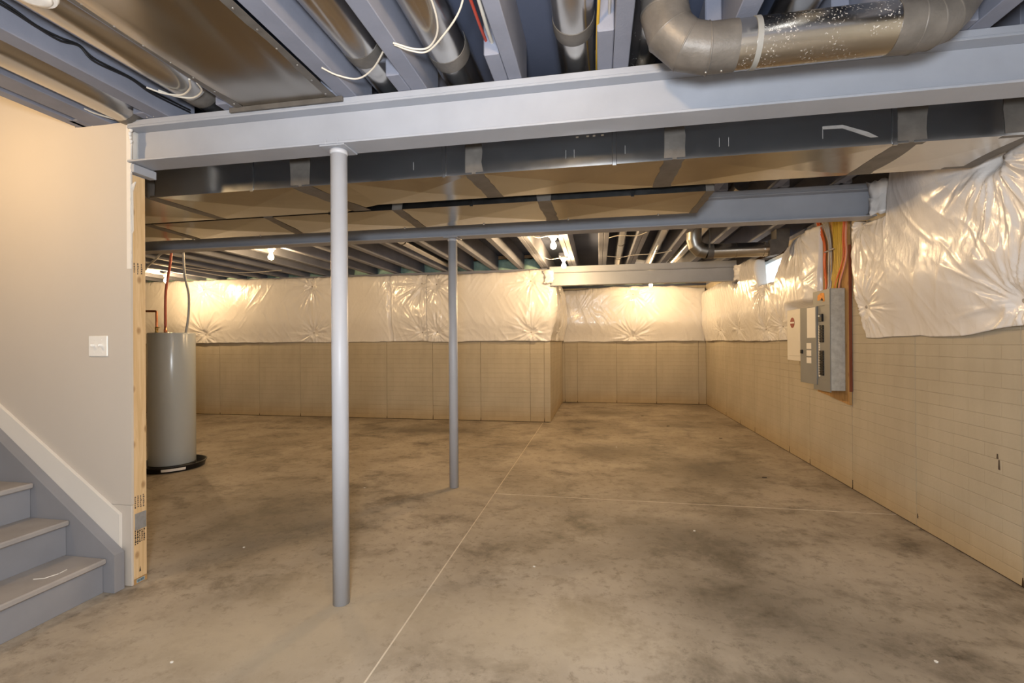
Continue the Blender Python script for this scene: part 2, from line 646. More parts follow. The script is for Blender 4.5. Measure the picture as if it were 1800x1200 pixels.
G = 0.008
wb = structure(MB().box(XL, XS - 0.03, YB + G, YB + 0.22, -0.05, WT).build('wall_back', 'dark_gap'))
jb = [XL] + [-8.81, -8.03, -7.25, -6.478, -5.705, -4.929, -4.153, -3.377, -2.596, -1.811, -1.031, -0.815, XS]
panels(wb, [j - XL for j in jb], (XL, YB), 0)
ws = structure(MB().box(XS - 0.22, XS - G, YB + 0.03, YR + 0.2, -0.05, WT).build('wall_recess_side', 'dark_gap'))
panels(ws, [0, 0.55, 1.33, 2.11, YR - YB], (XS, YB), math.pi / 2)
for o in ws.children:                       # face +x: mirror by turning and running from the far end
    pass
wr = structure(MB().box(XS, XR, YR + G, YR + 0.22, -0.05, WT).build('wall_recess', 'dark_gap'))
jr = [XS, -0.672, -0.42, 0.354, 1.117, 1.899, XR]
panels(wr, [j - XS for j in jr], (XS, YR), 0)
# right wall, with the window opening left in it
WY0, WY1, WZ0, WZ1 = 5.60, 6.75, 1.86, 2.26
rw = MB()
rw.box(XR + G, XR + 0.22, YF, WY0, -0.05, WT)
rw.box(XR + G, XR + 0.22, WY1, YR + 0.2, -0.05, WT)
rw.box(XR + G, XR + 0.22, WY0, WY1, -0.05, WZ0)
rw.box(XR + G, XR + 0.22, WY0, WY1, WZ1, WT)
rwo = structure(rw.build('wall_right', 'dark_gap'))
jj = [-2.4, -1.62, -0.84, -0.06, 0.72, 1.5, 2.28, 2.726, 3.513, 4.30, 5.088, 5.60]
jk = [6.75, 7.41, 8.186, 8.96, YR]
# local +x runs towards -y so that local -y faces -x (into the room)
panels(rwo, [YR - j for j in reversed(jj)], (XR, YR), -math.pi / 2)
panels(rwo, [YR - j for j in reversed(jk)], (XR, YR), -math.pi / 2)
panels(rwo, [YR - 6.75, YR - 5.857, YR - 5.60], (XR, YR), -math.pi / 2, WZ0)
panels_done = True
wl = structure(MB().box(XL - 0.2, XL, YF, YB + 0.2, -0.05, ZD).build('wall_left', 'wall_concrete'))
wre = structure(MB().box(XL - 0.2, XR + 0.22, YF - 0.2, YF, -0.05, ZD).build('wall_rear', 'drywall_paint'))
# turn the recess side panels so that their face looks towards +x
for o in [c_ for c_ in ws.children if c_.name.startswith('form_panel')]:
    y0 = o.location.y
    wdt = max(v_.co.x for v_ in o.data.vertices)
    o.location = (XS, y0, 0)
    o.rotation_euler = (0, 0, math.pi / 2)

# ceiling: deck, joists, blocks, rim
ce = structure(MB().box(XL - 0.2, XR + 0.25, YF - 0.2, YR + 0.35, ZD, ZD + 0.03).build('ceiling', 'deck_paint_shaded'))


def joist(x0, x1, y0, y1, z0=JZ):
    return part('joist', 'joist_paint_shaded', ce, MB().box(x0, x1, y0, y1, z0, ZD, 0.003))


front = [(-4.90, -4.84), (-4.5, -4.44), (-4.1, -4.04), (-3.69, -3.63), (-3.28, -3.22), (-2.645, -2.585), (-2.55, -2.425), (-2.16, -2.075),
         (-1.70, -1.635), (-1.158, -1.075), (-0.812, -0.738), (-0.372, -0.314), (0.066, 0.128), (0.478, 0.548), (0.92, 0.985), (1.33, 1.40), (1.74, 1.80)]
for a, b in front:
    joist(a, b, YF + 0.01, 2.14)
for a, b in front[6:]:                     # lapped ends and blocks that pass over the beam
    yb = {-0.812: 1.86, -0.372: 1.80, 0.066: 1.74}.get(a, 1.93)
    part('squash_block', 'joist_paint_shaded', ce, MB().box(a - 0.063, a - 0.002, yb, 2.2, JZ, ZD - 0.03, 0.004))
mid = [-4.87, -4.46, -4.05, -3.64, -3.23, -2.82, -2.41, -1.99, -1.58, -1.17, -0.77, -0.365, 0.06, 0.47, 0.90, 1.33, 1.75]
for x in mid:
    joist(x - 0.068, x - 0.008, 2.24, 3.95)
rear = [-8.95 + 0.409 * i for i in range(13)] + [-3.63, -3.215, -2.81, -2.39, -1.985, -1.58, -1.165]
for x in rear:
    joist(x - 0.035, x + 0.035, 3.75, YB + 0.14)
recess = [-0.79, -0.365, 0.065, 0.47, 0.92, 1.34, 1.75]
for x in recess:
    w_ = 0.055 if x in (-0.79, -0.365, 0.065, 0.47) else 0.04
    if w_ > 0.05:
        joist(x - w_, x - 0.002, 3.75, YR + 0.14)
        joist(x + 0.002, x + w_, 3.75, YR + 0.14)
    else:
        joist(x - w_, x + w_, 3.75, YR + 0.14)
# rim boards with sprayed foam between the joists, sill plates on the concrete
rim = structure(MB().box(XL, XS - 0.02, YB + 0.145, YB + 0.2, WT, ZD).build('trim_1', 'osb'))
rim2 = structure(MB().box(XS - 0.2, XR + 0.2, YR + 0.145, YR + 0.2, WT, ZD).build('trim_2', 'osb'))
structure(MB().box(XL, XS - 0.02, YB + 0.005, YB + 0.14, WT, JZ - 0.001).build('trim_3', 'joist_paint_shaded'))
structure(MB().box(XS, XR + 0.2, YR + 0.005, YR + 0.14, WT, JZ - 0.001).build('trim_4', 'deck_paint_shaded'))
structure(MB().box(XR + 0.01, XR + 0.14, YF, YR, WT, JZ - 0.001).build('trim_5', 'joist_paint_shaded'))
structure(MB().box(XR + 0.10, XR + 0.2, YF, YR, JZ, ZD).build('trim_6', 'joist_paint_shaded'))
structure(MB().box(XS - 0.2, XS - 0.02, YB + 0.15, YR + 0.14, WT, JZ - 0.001).build('trim_7', 'joist_paint_shaded'))


def foam_block(par, x0, x1, y0, y1, z0, z1):
    n, mrows = 7, 5
    vs, fs = [], []
    for j in range(mrows + 1):
        for i in range(n + 1):
            u, v_ = i / n, j / mrows
            e = min(u, 1 - u, v_ * 1.2, 1 - v_) * 6
            d = 0.05 * min(1, e) + random.uniform(-0.008, 0.008)
            top = z1 - 0.02 - 0.02 * random.random() if j == mrows else z0 + (z1 - 0.02 - z0) * v_
            vs.append((x0 + (x1 - x0) * u, y1 - 0.01 - d, top))
    for j in range(mrows):
        for i in range(n):
            a = j * (n + 1) + i
            fs.append((a, a + 1, a + n + 2, a + n + 1))
    b = MB().add(vs, fs, True)
    b.add([(x0, y1, z0), (x1, y1, z0), (x1, y1, z1 - 0.02), (x0, y1, z1 - 0.02)], [(0, 1, 2, 3)])
    part('rim_foam', 'rigid_foam', par, b)


rs = sorted(rear + [-0.85])
for a, b in zip(rs[:-1], rs[1:]):
    if b - a > 0.15:
        foam_block(rim, a + 0.036, b - 0.036, YB, YB + 0.145, JZ, ZD - 0.03)
rs = sorted(recess)
for a, b in zip(rs[:-1], rs[1:]):
    foam_block(rim2, a + 0.056, b - 0.056, YR, YR + 0.145, JZ, ZD - 0.03)

# stairwell wall: drywall over a stud, seen end-on at the right
sw = structure(MB().box(-4.6, -2.345, 2.013, 2.10, 0.0, JZ).build('wall_stair', 'drywall_raw'))
DWX = -2.321
part('drywall_sheet', 'drywall_paint', sw, MB().prism([(-4.6, 0.412), (DWX, 0.412), (DWX, JZ + 0.002), (-2.66, JZ + 0.002), (-2.66, ZD - 0.002), (-4.6, ZD - 0.002)], 1, 2.0, 2.0125))
part('drywall_sheet', 'drywall_paint', sw, MB().box(-4.6, DWX - 0.001, 2.001, 2.0125, 0.002, 0.4095, 0.002))
part('end_stud', 'stud_wood', sw, MB().box(-2.344, -2.323, 2.0135, 2.083, 0.028, 2.085, 0.002))
part('bottom_plate', 'plywood', sw, MB().box(-2.344, -2.3225, 2.0135, 2.083, 0.0, 0.027, 0.001))
part('top_shim', 'grey_paint', sw, MB().box(-2.34, -2.298, 2.0, 2.125, 2.092, 2.134, 0.002))
# ragged paper and compound along the cut corner
tp = MB()
zz = 2.345
random.seed(3)
pts = []
while zz > 1.60:
    pts.append((random.uniform(0.001, 0.011) if zz > 2.1 else random.uniform(0.001, 0.005), zz))
    zz -= random.uniform(0.010, 0.03)
for (w0, za), (w1, zb) in zip(pts[:-1], pts[1:]):
    tp.add([(DWX - 0.02, 1.9985, za), (DWX + w0, 1.9975, za), (DWX + w1, 1.9975, zb), (DWX - 0.02, 1.9985, zb),
            (DWX - 0.02, 2.004, za), (DWX + w0, 2.004, za), (DWX + w1, 2.004, zb), (DWX - 0.02, 2.004, zb)],
           [(0, 1, 2, 3), (1, 5, 6, 2), (4, 7, 6, 5)])
part('torn_paper_edge', 'drywall_raw', sw, tp)
tp = MB()
for i in range(5):
    z = 2.325 - i * 0.02
    tp.lathe([(0.004, 0), (0.010 - 0.001 * i, 0.008), (0.009, 0.016), (0.003, 0.024)], (DWX + 0.004 + 0.004 * math.sin(i * 2), 1.998, z - 0.012), 8)
part('compound_lump', 'drywall_raw', sw, tp)
tp = MB().prism([(DWX - 0.002, 2.03), (DWX + 0.022, 2.045), (DWX + 0.014, 2.025), (DWX + 0.004, 2.0), (DWX + 0.006, 1.80), (DWX - 0.002, 1.78)], 1, 2.006, 2.013)
part('paper_flap', 'drywall_raw', sw, tp)
# lumber stamps on the stud: illegible ink strokes
for zc, rows, mat in ((1.585, 3, 'ink_grey'), (0.388, 4, 'ink_grey'), (0.205, 5, 'ink')):
    st = MB()
    for r_ in range(rows):
        y = 2.018 + r_ * (0.058 / rows)
        z = zc + random.uniform(-0.005, 0.005)
        hgt = 0.07 if mat == 'ink' else 0.055
        while z < zc + hgt:
            d = random.uniform(0.004, 0.011)
            st.box(-2.3235, -2.3222, y, y + random.uniform(0.004, 0.0085), z, z + d)
            z += d + 0.003
    o = part('stamp', mat, sw, st)
st = MB().prism([(2.04, 0.058), (2.050, 0.058), (2.045, 0.085)], 0, -2.3235, -2.3222)
part('stamp', 'ink', sw, st)
part('plate_label', 'label_blue', sw, MB().box(-2.3232, -2.3216, 2.026, 2.068, 0.006, 0.024))
st = MB()
for i in range(6):
    st.box(-2.3218, -2.3212, 2.03 + i * 0.006, 2.033 + i * 0.006, 0.009, 0.021)
part('label_print', 'ink', sw, st)
part('overspray', 'dust_film', sw, MB().box(-2.3232, -2.3221, 2.018, 2.08, 0.275, 0.36, 0.0004))
# sloping skirt board
sk = structure(MB().prism([(-4.4, 1.79), (-3.137, 0.897), (-2.377, 0.367), (-2.377, 0.19), (-3.137, 0.727), (-4.4, 1.62)], 1, 1.983, 1.9995).build('baseboard_stair', 'trim_white'))

# two-gang switch
sg = thing('light_switch', 'white two gang toggle switch plate on the beige stairwell wall', 'switch', (-2.515, 1.9995, 1.215))
part('plate', 'switch_plastic', sg, MB().box(-2.573, -2.457, 1.993, 2.0, 1.162, 1.268, 0.003))
for dx in (-0.024, 0.024):
    t = MB().box(-2.515 + dx - 0.005, -2.515 + dx + 0.005, 1.975, 1.994, 1.212, 1.226, 0.002)
    part('toggle', 'switch_plastic', sg, t)
    for dz in (-0.032, 0.032):
        part('screw', 'switch_plastic', sg, MB().lathe([(0.003, 0), (0.003, 0.0015)], (-2.515 + dx, 1.9915, 1.215 + dz), 8, 1))

# ------------------------------------------------------------------ staircase
stt = thing('staircase', 'painted grey wooden stairs with plain risers along the stairwell wall', 'stairs', (-2.4, 1.5, 0))
RUN, RISE = 0.222, 0.1755
for i in range(8):
    xn = -2.383 - RUN * i
    z = 0.171 + RISE * i
    part('riser', 'stair_paint', stt, MB().box(xn - 0.045, xn - 0.025, 0.6, 1.928, z - RISE + (0.005 if i == 0 else 0), z - 0.028, 0.001))
    part('tread', 'tread_paint', stt, MB().box(xn - 0.26, xn, 0.6, 1.928, z - 0.027, z, 0.006))
sl = RISE / RUN
part('stringer', 'stair_paint', stt, MB().prism([(-2.343, 0.002), (-2.343, 0.188), (-4.3, 0.188 + 1.957 * 0.757), (-4.3, 0.9), (-2.7, 0.002)], 1, 1.93, 1.981))
part('stringer', 'stair_paint', stt, MB().prism([(-2.43, 0.002), (-2.43, 0.10), (-4.3, 1.45), (-4.3, 0.9), (-2.7, 0.002)], 1, 0.56, 0.6))
# pale scuff and a paint drip on the lowest tread
sc = MB()
for a, b in (((-2.50, 1.70), (-2.46, 1.715)), ((-2.46, 1.715), (-2.445, 1.76)), ((-2.445, 1.765), (-2.452, 1.80))):
    sc.tube([(a[0], a[1], 0.172), (b[0], b[1], 0.172)], 0.0022, 6)
tag(sc.build('caulk_strand', 'chip_white'), 'thin white caulk strand lying on the lowest grey stair tread', 'scrap')


# ------------------------------------------------------------------ steel beams and columns
def beam(name, label, x0, x1, y0, z0, z1, plate_top, wdt=0.13):
    t = thing(name, label, 'beam', ((x0 + x1) / 2, y0 + wdt / 2, z0))
    tf, tw = 0.010, 0.008
    yc = y0 + wdt / 2
    part('flange', 'grey_paint', t, MB().box(x0, x1, y0, y0 + wdt, z0, z0 + tf, 0.0015))
    part('flange', 'grey_paint', t, MB().box(x0, x1, y0, y0 + wdt, z1 - tf, z1, 0.0015))
    part('web', 'grey_paint', t, MB().box(x0, x1, yc - tw / 2, yc + tw / 2, z0 + tf + 0.0005, z1 - tf - 0.0005))
    part('nailer_plate', 'grey_paint', t, MB().box(x0, x1, y0 + 0.002, y0 + wdt + 0.01, z1 + 0.001, plate_top, 0.002))
    return t


beam('steel_beam', 'long grey painted steel beam nearest the camera, resting on the thicker looking column', -2.318, XR, 1.981, 2.137, 2.316, JZ - 0.001)
beam('steel_beam', 'grey steel beam behind the flat ducts, carried by the farther slim column', XL, 1.96, 3.778, 2.106, 2.31, JZ - 0.001)
beam('steel_beam', 'short grey steel beam spanning the far recess above the wrapped walls', XS + 0.01, 1.90, 7.03, 2.062, 2.262, JZ - 0.001)


def column(label, x, y, top, bolts):
    t = thing('steel_column', label, 'column', (x, y, 0), 'grey steel columns under the beams')
    part('shaft', 'column_paint_lit', t, MB().lathe([(0.0383, 0.001), (0.0383, top - 0.008)], (x, y, 0), 36))
    part('cap_plate', 'grey_paint', t, MB().box(x - 0.062, x + 0.062, y - 0.062, y + 0.062, top - 0.0075, top - 0.0005, 0.001))
    part('collar', 'column_paint_lit', t, MB().lathe([(0.0395, top - 0.03), (0.041, top - 0.02), (0.041, top - 0.0078)], (x, y, 0), 36))
    for dx in (-0.03, 0.03):
        part('bent_nail', 'grey_paint', t, MB().tube([(x + dx, y - 0.064, top - 0.002), (x + dx + 0.002, y - 0.066, top + 0.02)], 0.0022, 6))
    return t


column('grey steel column in front, under the nearest beam', -1.199, 2.046, 2.137, 1)
column('grey steel column farther back, under the second beam', -1.208, 3.843, 2.106, 0)


# ------------------------------------------------------------------ rectangular trunk ducts
def crossbreak(x0, x1, y0, y1, za, zb, depth=0.008, y1b=None):
    """duct box whose bottom and front are creased corner to corner"""
    b = MB()
    y1b = y1 if y1b is None else y1b
    ym = (y0 + (y1 + y1b) / 2) / 2
    xm = (x0 + x1) / 2
    zm = (za + zb) / 2
    vs = [(x0, y0, za), (x1, y0, za), (x1, y1b, za), (x0, y1, za), (xm, ym, za - depth),
          (x0, y0, zb), (x1, y0, zb), (x1, y1b, zb), (x0, y1, zb)]
    fs = [(0, 4, 1), (1, 4, 2), (2, 4, 3), (3, 4, 0), (0, 1, 6, 5), (2, 3, 8, 7), (5, 6, 7, 8), (0, 5, 8, 3), (1, 2, 7, 6)]
    return b.add(vs, fs)


def duct_tape(x0, x1, y0, y1, za, zb, dxb=0.0, e=0.0014):
    """smeared sealant band around front and bottom; dxb: shift of the band at the back edge"""
    n = 8
    vs, fs = [], []
    path = [(y0 - e, zb)] + [(y0 - e, zb + (za - zb) * i / 4) for i in range(1, 4)] + [(y0 - e, za - e)]
    path += [(y0 + (y1 - y0) * i / n, za - e - 0.0008 * math.sin(math.pi * i / n)) for i in range(1, n + 1)]
    for i, (y, z) in enumerate(path):
        t = max(0, (y - y0) / (y1 - y0))
        j0, j1 = random.uniform(-0.006, 0.006), random.uniform(-0.006, 0.006)
        vs += [(x0 + dxb * t + j0, y, z), (x1 + dxb * t + j1, y, z)]
    for i in range(len(path) - 1):
        fs.append((2 * i, 2 * i + 1, 2 * i + 3, 2 * i + 2))
    b = MB().add(vs, fs)
    return b


DZ, DT = 2.069, 2.30
d1 = thing('trunk_duct', 'long flat galvanized supply duct just behind the nearest beam, running to the right wall', 'duct', (-1.3, 2.5, DZ))
bounds = [(-4.45, -3.50, 2.80, 2.80), (-3.50, -2.54, 2.80, 2.80), (-2.54, -1.575, 2.80, 2.80), (-1.575, -1.32, 2.80, 2.70), (-1.32, -0.61, 2.70, 2.70), (-0.61, 0.355, 2.70, 2.70), (0.355, 1.325, 2.70, 2.70), (1.325, 1.80, 2.70, 2.70)]
for x0, x1, ya, yb in bounds:
    part('duct_section', 'duct_metal', d1, crossbreak(x0, x1, 2.30, ya, DZ, DT, 0.010 if x1 - x0 > 0.3 else 0.002, yb))
for x0, x1, y1, dx in [(-3.54, -3.46, 2.80, 0), (-2.574, -2.50, 2.80, 0.03), (-1.636, -1.52, 2.80, 0.10), (-0.657, -0.565, 2.70, 0.03), (0.307, 0.401, 2.70, -0.01), (1.274, 1.388, 2.70, -0.02), (1.665, 1.80, 2.70, 0.02)]:
    part('sealant_band', 'sealant', d1, duct_tape(x0, x1, 2.30, y1, DZ, DT - 0.02, dx))
for x in (-1.869, -0.765, 0.081, 1.262):
    part('drive_cleat', 'duct_metal', d1, MB().box(x - 0.010, x + 0.010, 2.293, 2.2995, DZ - 0.012, DT, 0.002))
lip = MB()
for x0, x1, ya, yb in bounds:
    lip.box(x0 + 0.01, x1 - 0.01, 2.2975, 2.2999, DZ - 0.004, DZ + 0.006)
part('seam_lip', 'duct_metal', d1, lip)
# screw heads and chalk ticks along the face
for x in (-0.10, -0.05, -0.02, 0.02):
    part('stamp', 'label_white', d1, MB().box(x, x + 0.012, 2.2985, 2.2995, 2.205, 2.212))
for x in (-0.93, -0.15, -0.11, 0.13, 0.55, 0.59, 0.98):
    part('chalk_tick', 'chalk', d1, MB().box(x, x + 0.002, 2.2985, 2.2996, 2.11, 2.15))
part('paint_smear', 'dust_film', d1, MB().prism([(0.98, 2.165), (1.06, 2.165), (1.16, 2.125), (1.20, 2.10), (1.17, 2.10), (1.06, 2.15), (0.98, 2.152)], 1, 2.2985, 2.2996))
for x, z in ((1.75, 2.10),):
    pass

d2 = thing('trunk_duct', 'second flat galvanized duct, shorter, ending above the room beside the second beam', 'duct', (-1.9, 3.05, DZ))
b2 = [(-5.0, -4.07), (-4.07, -3.14), (-3.14, -2.20), (-2.20, -1.25), (-1.25, -0.315), (-0.315, 0.645)]
for x0, x1 in b2:
    part('duct_section', 'duct_metal', d2, crossbreak(x0, x1, 2.825, 3.29, DZ, DT - 0.02, 0.010))
for x0, x1, dx in [(-4.10, -4.03, -0.03), (-3.17, -3.10, -0.04), (-2.207, -2.138, -0.085), (-1.29, -1.217, -0.022), (-0.357, -0.275, 0.01), (0.60, 0.648, 0.0)]:
    part('sealant_band', 'sealant', d2, duct_tape(x0, x1, 2.825, 3.29, DZ, DT - 0.04, dx))
for x in (-0.765, -1.72, 0.2):
    part('drive_cleat', 'duct_metal', d2, MB().box(x - 0.010, x + 0.010, 2.818, 2.8245, DZ - 0.010, DT - 0.04, 0.002))
for i in range(9):
    x = -4.4 + i * 0.6
    part('rivet', 'steel_screw', d2, MB().lathe([(0.006, -0.006), (0.006, 0.0)], (x, 3.287, DZ), 8))


# ------------------------------------------------------------------ round ducts
def round_duct(label, pts, r, bands, mat='round_metal', group=None, n=28, sealed=()):
    c0 = pts[0]
    t = thing('round_duct', label, 'duct', tuple(c0), group)
    part('pipe', mat, t, MB().tube(pts, r, n, True))
    for (p, d, wd, bm, e) in bands:
        p, d = Vector(p), Vector(d).normalized()
        part('joint_band', bm, t, MB().tube([p - d * wd / 2, p - d * wd * 0.3, p + d * wd * 0.3, p + d * wd / 2], [r + e * 0.5, r + e, r + e, r + e * 0.5], n, False))
    return t


Y = (0, 1, 0)
GR = 'round ducts between the front joists'
ROUND = [
    ('round metal duct between the flat sheet metal panel and the cable joist at upper left', -1.877, 0.098, [1.95], 2.465),
    ('leftmost round metal duct, above the stairwell wall corner', -2.312, 0.102, [1.99], 2.432),
    ('round metal duct just right of the flat sheet metal panel', -0.945, 0.086, [1.80], 2.455),
    ('round metal duct with white wire looped under it, third from the flat panel edge', -0.612, 0.084, [1.90], 2.455),
    ('upright looking round metal duct in the bay with the yellow cable', -0.085, 0.078, [1.82], 2.45),
]
for lab, x, r, bs, z in ROUND:
    bands = [((x, y, z), Y, 0.07, 'sealant', 0.003) for y in bs] + [((x, y, z), Y, 0.05, 'round_metal', 0.003) for y in (0.9, 0.2)]
    t = round_duct(lab, [(x, -1.6, z), (x, 0.2, z), (x, 0.9, z), (x, bs[0], z), (x, 2.45, z)], r, bands)
    # takeoff boot that drops onto the trunk duct
# duct with the elbow hanging under the joists
el = arc_elbow((0.19, 2.45, 2.455), (0.19, 1.70, 2.455), (0.19, 1.70, 2.30), 0.09, 3)
pG = [Vector(q_) for q_ in arc_elbow((0.235, 1.72, 2.52), (0.235, 1.72, 2.226), (0.98, 1.72, 2.226), 0.14, 3)]
pG2 = [Vector(q_) for q_ in arc_elbow((0.6, 1.72, 2.226), (1.06, 1.72, 2.226), (1.22, 1.80, 2.44), 0.12, 3)]
RG = 0.078
tg = thing('round_duct', 'scuffed round duct with sealed elbows hanging below the joists in front of the near beam', 'duct', (0.6, 1.72, 2.226))
part('pipe', 'specked_metal', tg, MB().tube([(0.46, 1.72, 2.226), (0.95, 1.72, 2.226)], RG, 36))
part('elbow', 'sealant_el' if False else 'sealant', tg, MB().tube(pG[:-1] + [Vector((0.465, 1.72, 2.226))], RG + 0.002, 36, True))
part('elbow', 'sealant', tg, MB().tube([Vector((0.93, 1.72, 2.226))] + pG2[1:], RG + 0.002, 36, True))
for q_, d in ((pG[1], (0, 0, 1)), (pG[2], (pG[3] - pG[1])), (pG[3], (pG[4] - pG[2])), (pG[4], (1, 0, 0))):
    d = Vector(d).normalized()
    part('gore_rib', 'sealant', tg, MB().tube([q_ - d * 0.004, q_, q_ + d * 0.004], [RG + 0.001, RG + 0.006, RG + 0.001], 36))
for i in (1, 2, 3):
    q_ = pG2[i]
    d = (pG2[i + 1] - pG2[i - 1]).normalized()
    part('gore_rib', 'sealant', tg, MB().tube([q_ - d * 0.004, q_, q_ + d * 0.004], [RG + 0.001, RG + 0.005, RG + 0.001], 36))
part('hanger_strap', 'panel_grey', tg, MB().tube([(0.515, 1.72, 2.226), (0.532, 1.72, 2.226)], RG + 0.003, 36))
part('hanger_strap', 'panel_grey', tg, MB().box(0.515, 0.532, 1.798, 1.801, 2.23, 2.38))
for x in (0.37, 0.42):
    part('screw', 'steel_screw', tg, MB().lathe([(0.004, -0.006), (0.004, 0)], (x, 1.72, 2.226 - RG), 8))
# bay duct behind that elbow
part('bay_pipe', 'specked_metal', tg, MB().tube([(0.195, 1.70, 2.46), (0.195, 2.45, 2.46)], 0.060, 28))
round_duct('black looking round duct in the bay above the hanging duct', [(0.73, -1.5, 2.47), (0.73, 2.45, 2.47)], 0.075, [((0.73, 1.6, 2.47), Y, 0.05, 'round_metal', 0.003)])
# upper right: second duct end crossing above the hanging one
pH = arc_elbow((0.93, 1.30, 2.50), (0.93, 1.30, 2.29), (1.7, 1.36, 2.29), 0.12, 3)
th = thing('round_duct', 'sealed duct elbow at the top edge of the picture above the hanging duct', 'duct', (1.0, 1.3, 2.3))
part('elbow', 'sealant', th, MB().tube(pH[:5], 0.078, 32, True))
part('pipe', 'round_metal', th, MB().tube([pH[4], pH[5]], 0.076, 32))
# ducts over the far bays
GF = 'round ducts in the far joist bays'
tF = round_duct('far round duct between the doubled joists, left of two', [(0.255, 3.98, 2.46), (0.27, 5.3, 2.46), (0.31, 8.2, 2.46), (0.31, 8.35, 2.52)], 0.055,
                [((0.257 + 0.013 * (y - 4), y, 2.46), Y, 0.03, 'sealant', 0.002) for y in (5.0, 6.0, 7.0)], group=GF)
tF = round_duct('far round duct between the doubled joists, right of two', [(0.69, 3.98, 2.46), (0.72, 5.4, 2.46), (0.80, 8.3, 2.46)], 0.055,
                [((0.69 + 0.027 * (y - 4), y, 2.46), Y, 0.03, 'sealant', 0.002) for y in (5.2, 6.4)], group=GF)
tF = round_duct('far round duct passing above the horizontal elbow duct near the window', [(1.12, 3.98, 2.46), (1.14, 8.0, 2.46)], 0.06,
                [((1.125, 5.2, 2.46), Y, 0.04, 'sealant', 0.003)], group=GF)
tF = round_duct('thin round duct between joists above the far slim column', [(-2.27, 3.98, 2.43), (-2.27, 7.0, 2.43)], 0.05,
                [((-2.27, 5.25, 2.43), Y, 0.03, 'sealant', 0.003)], group=GF)
# horizontal elbow duct near the window
HY, HZ, HR = 5.2, 2.155, 0.073
ph = [Vector(q_) for q_ in arc_elbow((0.985, HY - 0.05, 2.5), (0.985, HY, HZ), (1.72, HY, HZ), 0.13, 3)]
tH = thing('round_duct', 'horizontal galvanized duct with an elbow beside the basement window', 'duct', (1.35, HY, HZ))
part('pipe', 'round_metal', tH, MB().tube([ph[4], (1.74, HY, HZ)], HR, 30))
part('elbow', 'elbow_metal', tH, MB().tube(ph[:5], HR + 0.002, 30, True))
for q_, w_ in ((ph[4] + Vector((0.03, 0, 0)), 0.06), (Vector((1.40, HY, HZ)), 0.012), (Vector((1.66, HY, HZ)), 0.01)):
    part('joint_band', 'sealant' if w_ > 0.02 else 'round_metal', tH, MB().tube([q_ - Vector((w_ / 2, 0, 0)), q_ + Vector((w_ / 2, 0, 0))], HR + 0.004, 30))
part('end_boot', 'sealant', tH, MB().prism([(1.70, HZ - 0.078), (1.79, HZ - 0.07), (1.87, HZ + 0.0), (1.885, HZ + 0.15), (1.885, 2.34), (1.76, 2.34), (1.76, HZ + 0.085), (1.70, HZ + 0.078)], 1, HY - 0.075, HY + 0.075))
part('hanger_strap', 'round_metal', tH, MB().box(1.12, 1.135, HY - 0.078, HY - 0.075, HZ + 0.02, 2.38))

# ------------------------------------------------------------------ sheet metal joist panning
pn = thing('joist_pan', 'flat sheet metal panel nailed under two joists at upper left', 'duct panel', (-1.42, 1.0, JZ))
nx, ny = 26, 60
vs, fs = [], []
rng = np.random.RandomState(5)
for j in range(ny + 1):
    for i in range(nx + 1):
        u, v_ = i / nx, j / ny
        e = min(1, min(u, 1 - u) * 7) * min(1, (1 - v_) * 14)
        sag = 0.012 * e * (1 + 0.5 * math.sin(9 * v_ + 3 * u)) + 0.004 * e * math.sin(31 * (v_ + 0.35 * u) + 2 * math.sin(8 * u))
        vs.append((-1.682 + 0.515 * u, -1.2 + 3.178 * v_, JZ - 0.0015 - sag))
for j in range(ny):
    for i in range(nx):
        a = j * (nx + 1) + i
        fs.append((a, a + 1, a + nx + 2, a + nx + 1))
part('sheet', 'pan_metal', pn, MB().add(vs, fs, True))
part('end_flange', 'sealant', pn, MB().box(-1.72, -1.135, 1.966, 1.980, JZ - 0.024, JZ - 0.001, 0.002))
for x in (-1.664, -1.186):
    part('edge_strip', 'sealant', pn, MB().box(x - 0.02, x + 0.02, -1.2, 1.965, JZ - 0.0055, JZ - 0.0035))
    for i in range(16):
        part('nail_head', 'steel_screw', pn, MB().lathe([(0.004, -0.0025), (0.004, 0)], (x + random.uniform(-0.008, 0.008), 1.93 - i * 0.11, JZ - 0.0055), 7))

# ------------------------------------------------------------------ poly faced insulation blankets
def vnoise(x, y, seed):
    rs_ = np.random.RandomState(seed)
    tab = rs_.rand(256, 256)
    xi, yi = np.floor(x).astype(int), np.floor(y).astype(int)
    fx, fy = x - xi, y - yi
    fx, fy = fx * fx * (3 - 2 * fx), fy * fy * (3 - 2 * fy)
    g = lambda a, b: tab[a & 255, b & 255]
    return (g(xi, yi) * (1 - fx) + g(xi + 1, yi) * fx) * (1 - fy) + (g(xi, yi + 1) * (1 - fx) + g(xi + 1, yi + 1) * fx) * fy


def sstep(t):
    t = np.clip(t, 0, 1)
    return t * t * (3 - 2 * t)


